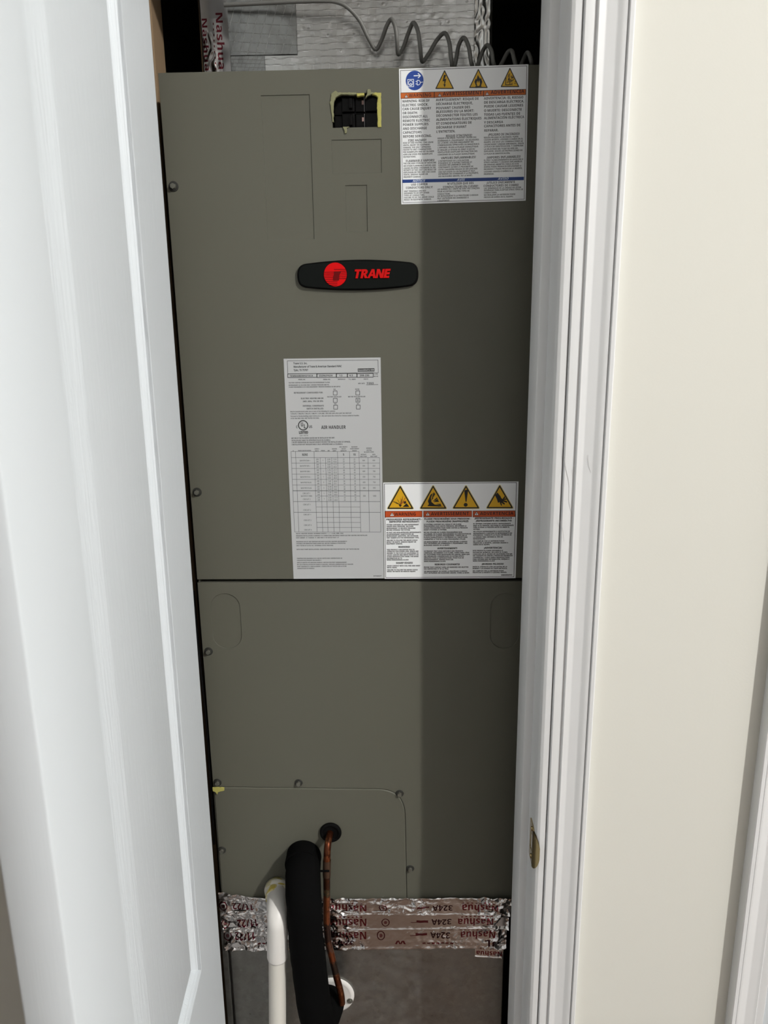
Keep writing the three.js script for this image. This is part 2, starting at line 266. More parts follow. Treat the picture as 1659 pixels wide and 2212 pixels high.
  const emblemMap = canvasTex(512, 512, (c) => {
    c.fillStyle = '#c8060a'; c.fillRect(0, 0, 512, 512); c.fillStyle = '#3a0000'; c.strokeStyle = '#4a0204';
    c.beginPath(); c.moveTo(230, 190); c.lineTo(385, 190); c.quadraticCurveTo(372, 235, 352, 262); c.lineTo(335, 385); c.lineTo(205, 385); c.quadraticCurveTo(195, 310, 225, 262); c.closePath(); c.fillStyle = '#600506'; c.fill();
    c.lineWidth = 13; for (let i = 0; i < 8; i++) { const y = 205 + i * 39; c.beginPath(); c.moveTo(0, y); c.lineTo(i < 5 ? 240 - i * 6 : 330 - i * 5, y); c.stroke(); }
    for (let i = 0; i < 6; i++) { const y = 150 + i * 39; c.beginPath(); c.moveTo(i ? 380 - i * 8 : 230, y); c.lineTo(512, y); c.stroke(); }
  });
  const em = new THREE.CylinderGeometry(0.0143, 0.0146, 0.0012, 56).rotateX(Math.PI / 2); { const p = em.attributes.position, uv = em.attributes.uv; for (let i = 0; i < p.count; i++) uv.setXY(i, 0.5 + p.getX(i) / 0.0294, 0.5 + p.getY(i) / 0.0294); }
  part('emblem', em.translate(-0.0282, 1.5509, 0.0062), new THREE.MeshPhysicalMaterial({ map: emblemMap, roughness: 0.4, specularIntensity: 0.3 }), rim, 'round red emblem with dark stripes');
  const font = await new FontLoader().loadAsync('fonts/droid/droid_sans_bold.typeface.json');
  let x = 0; const letters = [];
  for (const ch of 'TRANE') {
    const g = new TextGeometry(ch, { font, size: 0.0102, depth: 0.0010, curveSegments: 6, bevelEnabled: true, bevelSize: 0.00045, bevelThickness: 0.0003, bevelSegments: 2 });
    g.computeBoundingBox(); const w = g.boundingBox.max.x - g.boundingBox.min.x; g.translate(-g.boundingBox.min.x, 0, 0); letters.push([g, x]); x += w + (ch === 'A' || ch === 'R' ? -0.0004 : 0.0004);
  }
  for (const [g, at] of letters) { g.applyMatrix4(new THREE.Matrix4().set(0.0455 / x, 0.22, 0, at * 0.0455 / x - 0.0055, 0, 1, 0, 1.5462, 0, 0, 1, 0.0058, 0, 0, 0, 1)); part('letter', g, M.red, rim); }
}

// ---------- stickers ----------
const CH = {};   // drawing in the coordinates of a measured four-cornered label
function sticker(name, w, h, at, turn, quad, W, label, draw) {
  const Hh = Math.round(W * h / w), tex = canvasTex(W, Hh, (c) => {
    c.fillStyle = '#ffffff'; c.fillRect(0, 0, W, Hh);
    const [[ax, ay], [bx, by], [cx, cy], [dx, dy]] = quad;   // TL TR BR BL
    const f = (x, y) => { let u = 0.5, v = 0.5; for (let i = 0; i < 12; i++) { const lx = ax + (dx - ax) * v, rx = bx + (cx - bx) * v; u = (x - lx) / (rx - lx); const ty = ay + (by - ay) * u, yy = dy + (cy - dy) * u; v = (y - ty) / (yy - ty); } return [u * W, v * Hh]; };
    draw(c, f);
  });
  const g = new THREE.BoxGeometry(w, h, 0.0003); g.rotateZ(turn); g.translate(...at);
  part(name, g, new THREE.MeshPhysicalMaterial({ map: tex, color: rgb(0.80, 0.82, 0.83), roughness: 0.42 }), unit, label);
}
// text from (x, y) = left end of the line's middle, fitted to the width x1 - x0 and cap height h
function say(c, f, x0, x1, y, h, s, o = {}) {
  const [a, b] = f(x0, y), [e, b2] = f(x1, y), k = Math.abs(f(x0, y + h)[1] - b), size = k / 0.72;
  c.save(); c.translate(a, b); c.font = (o.italic ? 'italic ' : '') + (o.plain ? '' : 'bold ') + size + 'px ' + (o.face || 'sans-serif'); c.textBaseline = 'alphabetic'; c.fillStyle = o.fill || '#101010';
  c.scale((e - a) / Math.max(1, c.measureText(s).width), 1); c.fillText(s, 0, k / 2); 
  if (o.heavy) { c.lineWidth = size * 0.06; c.strokeStyle = c.fillStyle; c.strokeText(s, 0, k / 2); }
  c.restore();
}
function poly(c, f, pts, fill, stroke, lw) { c.beginPath(); pts.forEach((p, i) => { const q = f(...p); i ? c.lineTo(...q) : c.moveTo(...q); }); c.closePath(); if (fill) { c.fillStyle = fill; c.fill(); } if (stroke) { c.lineJoin = 'round'; c.lineWidth = lw; c.strokeStyle = stroke; c.stroke(); } }
function line(c, f, pts, lw, col = '#101010') { c.beginPath(); pts.forEach((p, i) => { const q = f(...p); i ? c.lineTo(...q) : c.moveTo(...q); }); c.lineWidth = lw; c.strokeStyle = col; c.stroke(); }
const paragraph = (c, f, rows, h, o) => rows.forEach(([x0, x1, y, s]) => say(c, f, x0, x1, y, h, s, o));

// upper warning sticker
sticker('warning_sticker', 0.1535, 0.1512, [0.1317, 1.7098, 0.00035], 0.0118, [[92, 618], [1252, 577], [1222, 1798], [112, 1830]], 1300, 'white trilingual electric shock warning sticker with orange and blue bands', (c, f) => {
  poly(c, f, [[106, 632], [1238, 590], [1209, 1784], [125, 1815]], null, '#1a1a1a', 4);
  // blue mandatory sign with plug
  { const [x, y] = f(233, 718), r = f(313, 718)[0] - x; c.fillStyle = '#12419a'; c.beginPath(); c.arc(x, y, r, 0, 7); c.fill(); c.strokeStyle = '#fff'; c.lineWidth = 6; c.strokeRect(x - r * .78, y - r * .12, r * .66, r * .74); c.beginPath(); c.arc(x - r * .45, y + r * .25, r * .25, 0, 7); c.stroke(); c.beginPath(); c.arc(x - r * .45, y + r * .38, r * .1, 0, 7); c.stroke();
    c.beginPath(); c.moveTo(x - r * .1, y - r * .48); c.lineTo(x + r * .6, y - r * .48); c.moveTo(x + r * .38, y - r * .72); c.lineTo(x + r * .66, y - r * .46); c.lineTo(x + r * .38, y - r * .24); c.lineWidth = 9; c.stroke();
    c.lineWidth = 6; c.beginPath(); c.moveTo(x + r * .1, y + r * .1); c.lineTo(x + r * .26, y + r * .1); c.moveTo(x + r * .1, y + r * .36); c.lineTo(x + r * .26, y + r * .36); c.moveTo(x + r * .28, y); c.lineTo(x + r * .28, y + r * .46); c.arc(x + r * .4, y + r * .23, r * .23, 1.57, -1.57, true); c.lineTo(x + r * .28, y); c.moveTo(x + r * .64, y + r * .23); c.lineTo(x + r * .95, y + r * .18); c.stroke(); }
  const tri = (x, y, w, h) => poly(c, f, [[x, y], [x + w / 2, y + h], [x - w / 2, y + h]], '#e2b01a', '#161208', 9);
  tri(502, 634, 156, 153); poly(c, f, [[497, 668], [517, 672], [501, 706], [518, 702], [504, 752], [512, 748], [503, 778], [490, 748], [498, 752], [500, 722], [484, 726]], '#120e06');
  tri(805, 622, 156, 156); poly(c, f, [[800, 668], [822, 705], [828, 690], [840, 730], [828, 764], [812, 768], [820, 745], [812, 715], [802, 740], [796, 716], [788, 742], [796, 768], [782, 762], [770, 728], [782, 698], [788, 712]], '#120e06'); line(c, f, [[778, 770], [832, 768]], 8);
  tri(1087, 612, 156, 158); { const r = seeded(21); for (let i = 0; i < 26; i++) { const a = -1.5 + r() * 1.5, q = 20 + r() * 62, x = 1057 + Math.cos(a) * q, y = 750 + Math.sin(a) * q; if (Math.abs(x - 1087) < (y - 625) * 0.42) line(c, f, [[x, y], [x + 14 * Math.cos(a), y + 14 * Math.sin(a)]], 6); } line(c, f, [[1052, 690], [1048, 755], [1110, 752]], 7); line(c, f, [[1085, 655], [1080, 700], [1062, 740]], 6); }
  // orange band
  poly(c, f, [[107, 826], [1228, 793], [1227, 840], [108, 876]], '#d0661a', '#1c0e06', 4);
  for (const [x, y] of [[409, 845], [851, 833]]) line(c, f, [[x, y - 25], [x, y + 25]], 7, '#2a0d05');
  for (const [x, y] of [[158, 853], [458, 843], [883, 830]]) { poly(c, f, [[x, y - 15], [x + 16, y + 14], [x - 16, y + 14]], '#ffffff', '#3a1206', 4); line(c, f, [[x, y - 5], [x, y + 9]], 5, '#3a1206'); }
  const dk = { fill: '#3d0b08' }; say(c, f, 180, 384, 849, 31, 'WARNING', dk); say(c, f, 486, 836, 834, 31, 'AVERTISSEMENT', dk); say(c, f, 915, 1215, 820, 31, 'ADVERTENCIA', dk);
  paragraph(c, f, [[121, 368, 899, 'WARNING: RISK OF'], [122, 357, 934, 'ELECTRIC SHOCK.'], [122, 381, 968, 'CAN CAUSE INJURY'], [123, 262, 1004, 'OR DEATH:'], [124, 351, 1038, 'DISCONNECT ALL'], [124, 371, 1073, 'REMOTE ELECTRIC'], [125, 357, 1107, 'POWER SUPPLIES'], [126, 343, 1142, 'AND DISCHARGE'], [126, 295, 1177, 'CAPACITORS'], [127, 386, 1212, 'BEFORE SERVICING.'],
    [424, 808, 887, 'AVERTISSEMENT: RISQUE DE'], [424, 756, 923, 'DÉCHARGE ÉLECTRIQUE,'], [424, 731, 959, 'POUVANT CAUSER DES'], [425, 766, 992, 'BLESSURES OU LA MORT:'], [425, 798, 1026, 'DÉCONNECTER TOUTES LES'], [426, 832, 1061, 'ALIMENTATIONS ÉLECTRIQUES'], [426, 745, 1096, 'ET CONDENSATEURS DE'], [426, 697, 1131, "DÉCHARGE D'AVANT"], [426, 598, 1168, "L'ENTRETIEN."],
    [854, 1207, 874, 'ADVERTENCIA: EL RIESGO'], [854, 1214, 909, 'DE DESCARGA ELÉCTRICA.'], [854, 1205, 944, 'PUEDE CAUSAR LESIONES'], [854, 1192, 981, 'O MUERTE: DESCONECTE'], [854, 1178, 1016, 'TODAS LAS FUENTES DE'], [854, 1212, 1048, 'ALIMENTACIÓN ELÉCTRICA'], [854, 1024, 1086, 'Y DESCARGA'], [854, 1180, 1119, 'CAPACITORES ANTES DE'], [854, 983, 1158, 'REPARAR.']], 22);
  paragraph(c, f, [[173, 338, 1246, 'FIRE HAZARD!'], [512, 748, 1206, "RISQUE D'INCENDIE!"], [890, 1172, 1196, '¡PELIGRO DE INCENDIO!'], [152, 410, 1432, 'FLAMMABLE VAPORS!'], [468, 780, 1405, 'VAPEURS INFLAMMABLES!'], [876, 1178, 1402, '¡VAPORES INFLAMABLES!']], 21);
  const small = 14.5;
  paragraph(c, f, [[127, 400, 1269, 'RISK OF FIRE HAZARD. CAN CAUSE'], [128, 371, 1290, 'DEATH, INJURY OR EQUIPMENT'], [128, 376, 1311, 'DAMAGE. USE ONLY APPROVED'], [128, 382, 1331, 'HEATER TO UNIT COMBINATIONS'], [128, 406, 1352, 'PER NAMEPLATE AND SET BLOWER'], [129, 392, 1373, 'AIRFLOW SPEED PER NAMEPLATE'], [129, 244, 1395, 'INSTRUCTIONS.'],
    [130, 425, 1455, 'THE USE AND STORAGE OF GASOLINE'], [130, 422, 1477, 'OR OTHER FLAMMABLE VAPORS AND'], [131, 420, 1498, 'LIQUIDS IN OPEN CONTAINERS IN THE'], [131, 424, 1517, 'VICINITY OF THIS UNIT CAN RESULT IN'], [131, 420, 1537, 'EXPLOSION OR FIRE AND CAN CAUSE'], [132, 350, 1557, 'DEATH, SERIOUS INJURY OR'], [132, 290, 1579, 'PROPERTY DAMAGE.'],
    [437, 785, 1228, "RISQUE D'INCENDIE. POUVANT CAUSER DES"], [438, 808, 1250, "DOMMAGES À L'ÉQUIPEMENT, DES BLESSURES"], [438, 762, 1269, 'OU LA MORT. UTILISER UNIQUEMENT DES'], [438, 810, 1290, 'COMBINAISONS APPROUVÉES DU RADIATEUR À'], [438, 802, 1311, "L'APPAREIL SELON LA PLAQUE SIGNALÉTIQUE"], [438, 772, 1333, "ET RÉGLER LA VITESSE DU DÉBIT D'AIR DU"], [438, 794, 1353, 'VENTILATEUR SOUFFLANT EN FONCTION DES'], [438, 772, 1375, 'CONSIGNES DE LA PLAQUE SIGNALÉTIQUE.'],
    [444, 718, 1433, "L'ENTREPOSAGE OU L'UTILISATION"], [444, 746, 1452, "D'ESSENCE OU D'AUTRES VAPEURS ET"], [444, 730, 1470, 'LIQUIDES INFLAMMABLES DANS DES'], [444, 756, 1490, 'CONTENANTS OUVERTS À PROXIMITÉ DE'], [444, 793, 1511, 'CETTE CHAUDIÈRE RISQUE DE DÉCLENCHER'], [444, 772, 1532, 'UNE EXPLOSION OU UN INCENDIE ET PEUT'], [444, 804, 1551, 'ENTRAÎNER DES DOMMAGES À LA PROPRIÉTÉ,'], [444, 750, 1572, 'DES BLESSURES GRAVES, OU LA MORT.'],
    [852, 1160, 1221, 'RIESGO-PELIGRO DE INCENDIO. PUEDE'], [852, 1202, 1241, 'CAUSAR MUERTE, LESIONES O DAÑOS EN EL'], [852, 1200, 1262, 'EQUIPO. USE SOLO LAS COMBINACIONES DE'], [852, 1208, 1283, 'CALENTADOR Y UNIDAD APROBADAS, SEGÚN'], [852, 1204, 1303, 'LA PLACA DE IDENTIFICACIÓN. Y COMPRUEBE'], [852, 1158, 1325, 'LA VELOCIDAD DEL FLUJO DE AIRE DEL'], [852, 1196, 1345, 'SOPLADOR. SEGÚN LAS INSTRUCCIONES DE'], [852, 1086, 1368, 'LA PLACA DE IDENTIFICACIÓN.'],
    [851, 1202, 1426, 'EL USO Y ALMACENAMIENTO DE GASOLINA U'], [851, 1192, 1446, 'OTROS VAPORES Y LÍQUIDOS INFLAMABLES'], [851, 1162, 1467, 'EN ENVASES ABIERTOS CERCA DE ESTE'], [851, 1184, 1487, 'HORNO PUEDE PRODUCIR EXPLOSIONES O'], [850, 1194, 1507, 'INCENDIOS Y PUEDE PROVOCAR LA MUERTE,'], [850, 1113, 1530, 'LESIONES GRAVES O DAÑOS A LA'], [850, 942, 1552, 'PROPIEDAD.']], small);
  poly(c, f, [[122, 1602], [1208, 1577], [1207, 1608], [123, 1632]], '#123c86');
  const wh = { fill: '#e8eef8', italic: true }; say(c, f, 212, 324, 1615, 20, 'NOTICE', wh); say(c, f, 610, 678, 1605, 20, 'AVIS', wh); say(c, f, 974, 1070, 1596, 20, 'AVISO', wh);
  paragraph(c, f, [[198, 348, 1648, 'USE COPPER'], [152, 394, 1678, 'CONDUCTORS ONLY!'], [524, 760, 1640, "N'UTILISER QUE DES"], [484, 800, 1671, 'CONDUCTEURS EN CUIVRE!'], [874, 1128, 1632, '¡UTILICE ÚNICAMENTE'], [846, 1160, 1661, 'CONDUCTORES DE COBRE!']], 20);
  paragraph(c, f, [[135, 334, 1709, 'UNIT TERMINALS ARE NOT'], [135, 362, 1728, 'DESIGNED TO ACCEPT OTHER'], [135, 322, 1748, 'TYPES OF CONDUCTORS.'], [136, 404, 1768, 'FAILURE TO DO THE ABOVE COULD'], [136, 383, 1788, 'RESULT IN EQUIPMENT DAMAGE.'], [434, 812, 1692, "LES BORNES DE L'UNITÉ NE SONT PAS CONÇUES"], [434, 722, 1713, "POUR ACCEPTER D'AUTRES TYPES DE"], [434, 552, 1735, 'CONDUCTEURS.'], [434, 800, 1754, 'UN MANQUEMENT À LA PROCÉDURE CI-DESSUS'], [434, 714, 1775, 'PEUT ENTRAÎNER DES DOMMAGES À'], [434, 548, 1796, "L'ÉQUIPEMENT."],
    [850, 1182, 1683, 'LAS TERMINALES DE LA UNIDAD NO ESTÁN'], [850, 1200, 1702, 'DISEÑADAS PARA ACEPTAR OTROS TIPOS DE'], [850, 968, 1724, 'CONDUCTORES.'], [850, 1130, 1745, 'NO REALIZAR LO ANTERIOR PUEDE'], [850, 1112, 1766, 'PROVOCAR DAÑOS EN EL EQUIPO.']], small);
});

// lower warning sticker
sticker('warning_sticker', 0.1826, 0.1375, [0.1199, 1.2120, 0.00035], 0, [[85, 103], [1432, 92], [1397, 1055], [93, 1055]], 1400, 'white trilingual refrigerant warning sticker with four yellow triangles', (c, f) => {
  poly(c, f, [[97, 115], [1412, 102], [1380, 1042], [104, 1043]], null, '#1a1a1a', 5);
  const tri = (x, y, w, h) => { poly(c, f, [[x, y], [x + w / 2, y + h], [x - w / 2, y + h]], null, '#e9d690', 26); poly(c, f, [[x, y], [x + w / 2, y + h], [x - w / 2, y + h]], '#e3ad12', '#15110a', 13); };
  tri(255, 142, 244, 210); poly(c, f, [[278, 338], [318, 302], [345, 338]], '#14100a'); { const [x, y] = f(300, 294), r = 15; c.fillStyle = '#14100a'; c.beginPath(); c.arc(x, y, r, 0, 7); c.fill(); poly(c, f, [[236, 318], [272, 318], [255, 340]], '#14100a'); const q = seeded(31); for (let i = 0; i < 14; i++) { const a = -2.9 + q() * 2.4, l = 34 + q() * 60; line(c, f, [[256, 318], [256 + Math.cos(a) * l * .6 + (q() - .5) * 12, 318 + Math.sin(a) * l * .7], [256 + Math.cos(a) * l, 318 + Math.sin(a) * l * 1.05]], 4, i % 4 ? '#3a2606' : '#b8480f'); } }
  tri(583, 140, 246, 210); { const q = seeded(33); for (let i = 0; i < 24; i++) { const a = -1.25 + q() * 1.4, d0 = 40 + q() * 40, d1 = d0 + 25 + q() * 45, x1 = 548 + Math.cos(a) * d1, y1 = 312 + Math.sin(a) * d1; if (y1 < 338 && Math.abs(x1 - 583) < (y1 - 155) * 0.5) poly(c, f, [[548 + Math.cos(a) * d0, 312 + Math.sin(a) * d0], [x1, y1], [x1 - 8 * Math.sin(a), y1 + 10 * Math.cos(a)]], '#15110a', '#15110a', 3); } poly(c, f, [[556, 220], [580, 205], [560, 250], [566, 290], [600, 318], [690, 336], [560, 332], [524, 330], [540, 312], [530, 282]], '#15110a'); }
  tri(910, 140, 246, 208); poly(c, f, [[893, 182], [905, 172], [922, 172], [930, 184], [915, 288], [905, 288]], '#15110a'); { const [x, y] = f(906, 318); c.beginPath(); c.arc(x, y, 20, 0, 7); c.fillStyle = '#15110a'; c.fill(); }
  tri(1245, 136, 246, 210); poly(c, f, [[1222, 198], [1198, 226], [1216, 262], [1228, 300], [1242, 290], [1250, 310], [1258, 328], [1266, 322], [1260, 298], [1290, 318], [1296, 306], [1274, 286], [1316, 298], [1318, 284], [1282, 272], [1314, 268], [1306, 256], [1270, 262], [1254, 244], [1256, 240]], '#15110a'); poly(c, f, [[1292, 234], [1300, 246], [1262, 292], [1254, 290]], '#15110a');
  for (const [a, b, x] of [[102, 472, 0], [486, 966, 1], [978, 1396, 2]]) poly(c, f, [[a, 380 - x], [b, 378 - x], [b, 437 - x], [a, 440 - x]], '#c9501a', '#2a0f06', 4);
  for (const [x, y] of [[172, 412], [528, 408], [1014, 404]]) { poly(c, f, [[x, y - 20], [x + 22, y + 16], [x - 22, y + 16]], '#ffffff', '#3a1206', 4); line(c, f, [[x, y - 8], [x, y + 11]], 7, '#3a1206'); }
  const dk = { fill: '#2c0a06' }; say(c, f, 194, 412, 410, 31, 'WARNING', dk); say(c, f, 560, 938, 406, 31, 'AVERTISSEMENT', dk); say(c, f, 1048, 1380, 403, 31, 'ADVERTENCIA', dk);
  paragraph(c, f, [[113, 470, 461, 'PRESSURIZED REFRIGERANT! -'], [142, 442, 484, 'IMPROPER REFRIGERANT!'], [492, 960, 457, 'FLUIDE FRIGORIGÈNE SOUS PRESSION! -'], [515, 934, 482, 'FLUIDE FRIGORIGÈNE INAPPROPRIÉ!'], [994, 1380, 451, '¡REFRIGERANTE PRESURIZADO! -'], [1006, 1362, 476, '¡REFRIGERANTE INCORRECTO!'],
    [232, 348, 734, 'WARNING!'], [622, 820, 749, 'AVERTISSEMENT!'], [1086, 1264, 745, '¡ADVERTENCIA!'], [208, 376, 895, 'SHARP EDGES!'], [594, 844, 912, 'REBORDS COUPANTS!'], [1062, 1280, 909, '¡BORDES FILOSOS!']], 16, { heavy: 1 });
  paragraph(c, f, [[114, 438, 514, 'SYSTEM CONTAINS OIL AND REFRIGERANT'], [114, 384, 531, 'UNDER HIGH PRESSURE. RECOVER'], [114, 404, 549, 'REFRIGERANT TO RELIEVE PRESSURE'], [114, 354, 566, 'BEFORE OPENING THE SYSTEM.'], [114, 460, 591, 'DO NOT USE NON-APPROVED REFRIGERANTS'], [114, 386, 608, 'OR REFRIGERANT SUBSTITUTES OR'], [114, 432, 625, 'REFRIGERANT ADDITIVES. SEE OUTDOOR'], [114, 440, 643, 'UNIT NAMEPLATE FOR REFRIGERANT TYPE.'], [114, 424, 668, 'FAILURE TO FOLLOW THE ABOVE COULD'], [114, 410, 686, 'RESULT IN DEATH, SERIOUS INJURY OR'], [114, 276, 703, 'EQUIPMENT DAMAGE.'],
    [116, 394, 762, 'THIS PRODUCT CAN EXPOSE YOU TO'], [116, 434, 779, 'CHEMICALS INCLUDING LEAD, WHICH ARE'], [116, 434, 797, 'KNOWN TO THE STATE OF CALIFORNIA TO'], [116, 434, 814, 'CAUSE CANCER AND BIRTH DEFECTS OR'], [116, 434, 831, 'OTHER REPRODUCTIVE HARM. FOR MORE'], [116, 270, 848, 'INFORMATION GO TO'], [116, 334, 864, 'WWW.P65WARNINGS.CA.GOV'], [118, 450, 925, 'AVOID CONTACT WITH COIL FINS AND SHEET'], [118, 220, 942, 'METAL EDGES.'], [118, 424, 966, 'FAILURE TO FOLLOW THE ABOVE COULD'], [118, 406, 982, 'RESULT IN DEATH OR SERIOUS INJURY.'],
    [487, 862, 511, "LE SYSTÈME CONTIENT DE L'HUILE ET UN FLUIDE"], [487, 912, 528, 'FRIGORIGÈNE SOUS HAUTE PRESSION. RÉCUPÉRER LE'], [487, 924, 547, 'FLUIDE FRIGORIGÈNE POUR FAIRE CHUTER LA PRESSION'], [487, 718, 565, "AVANT D'OUVRIR LE SYSTÈME."], [487, 870, 590, 'NE PAS UTILISER DE FLUIDES FRIGORIGÈNES NON'], [487, 958, 607, 'AUTORISÉS, DE FLUIDES FRIGORIGÈNES DE SUBSTITUTION NI'], [487, 916, 624, "D'ADDITIFS DE FLUIDES FRIGORIGÈNES. CONSULTER LA"], [487, 922, 641, "PLAQUE SIGNALÉTIQUE À L'EXTÉRIEUR DE L'UNITÉ POUR"], [487, 904, 659, 'CONNAÎTRE LE TYPE DE FLUIDE FRIGORIGÈNE UTILISÉ.'], [487, 920, 684, 'UN MANQUEMENT DE SUIVRE LA PROCÉDURE CI-DESSUS'], [487, 920, 701, "PEUT ENTRAÎNER DES DOMMAGES À L'ÉQUIPEMENT, DES"], [487, 746, 719, 'BLESSURES GRAVES OU LA MORT.'],
    [487, 878, 778, 'CE PRODUIT PEUT VOUS EXPOSER À DES PRODUITS'], [487, 940, 795, "CHIMIQUES, NOTAMMENT À DU PLOMB, CONNU DANS L'ÉTAT"], [487, 942, 812, 'DE CALIFORNIE POUR PROVOQUER UN CANCER, AINSI QUE'], [487, 886, 829, 'DES ANOMALIES CONGÉNITALES OU AUTRES EFFETS'], [487, 884, 847, 'NÉFASTES POUR LA REPRODUCTION. POUR PLUS DE'], [487, 780, 864, 'RENSEIGNEMENTS, RENDEZ-VOUS SUR'], [487, 704, 881, 'WWW.P65WARNINGS.CA.GOV'], [487, 930, 941, 'ÉVITER TOUT CONTACT AVEC LES RAINURES DES AILETTES'], [487, 734, 958, 'DES SERPENTINS ET DE LA TÔLE.'], [487, 918, 982, 'UN MANQUEMENT DE SUIVRE LA PROCÉDURE CI-DESSUS'], [487, 942, 999, 'PEUT ENTRAÎNER DES BLESSURES GRAVES, VOIRE LA MORT.'],
    [980, 1352, 505, 'EL SISTEMA CONTIENE ACEITE Y REFRIGERANTE'], [980, 1382, 523, 'BAJO ALTA PRESIÓN. RECUPERE EL REFRIGERANTE'], [980, 1340, 541, 'PARA ALIVIAR LA PRESIÓN ANTES DE ABRIR EL'], [980, 1048, 560, 'SISTEMA.'], [980, 1344, 583, 'NO UTILICE REFRIGERANTES O SUSTITUTOS DE'], [980, 1366, 601, 'REFRIGERANTE O ADITIVOS DE REFRIGERANTE NO'], [978, 1360, 618, 'APROBADOS. CONSULTE LA PLACA EXTERIOR DE'], [978, 1274, 637, 'LA UNIDAD PARA OBTENER EL TIPO DE'], [978, 1100, 655, 'REFRIGERANTE.'], [978, 1288, 678, 'NO CUMPLIR CON LO ANTERIOR PUEDE'], [978, 1326, 696, 'PROVOCAR LA MUERTE, LESIONES GRAVES O'], [978, 1146, 714, 'DAÑOS EN EL EQUIPO.'],
    [974, 1274, 774, 'ESTE PRODUCTO PUEDE EXPONERLO A'], [974, 1322, 791, 'SUSTANCIAS QUÍMICAS, INCLUIDO EL PLOMO,'], [974, 1366, 809, 'CONOCIDO EN EL ESTADO DE CALIFORNIA POR SER'], [974, 1370, 826, 'UN CAUSANTE DE CÁNCER Y PROVOCAR ANOMALÍAS'], [974, 1342, 844, 'CONGÉNITAS Y OTROS DAÑOS REPRODUCTIVOS.'], [974, 1336, 861, 'PARA OBTENER MÁS INFORMACIÓN, DIRÍJASE A'], [974, 1192, 878, 'WWW.P65WARNINGS.CA.GOV'], [972, 1314, 938, 'EVITE EL CONTACTO CON LAS ALETAS DE LA'], [972, 1316, 955, 'BOBINA Y LOS BORDES DE CHAPA METÁLICA.'], [972, 1280, 979, 'NO CUMPLIR CON LO ANTERIOR PUEDE'], [972, 1312, 996, 'PROVOCAR LA MUERTE O LESIONES GRAVES.'], [1254, 1366, 1023, 'D894994P01']], 11.5, { heavy: 1 });
});

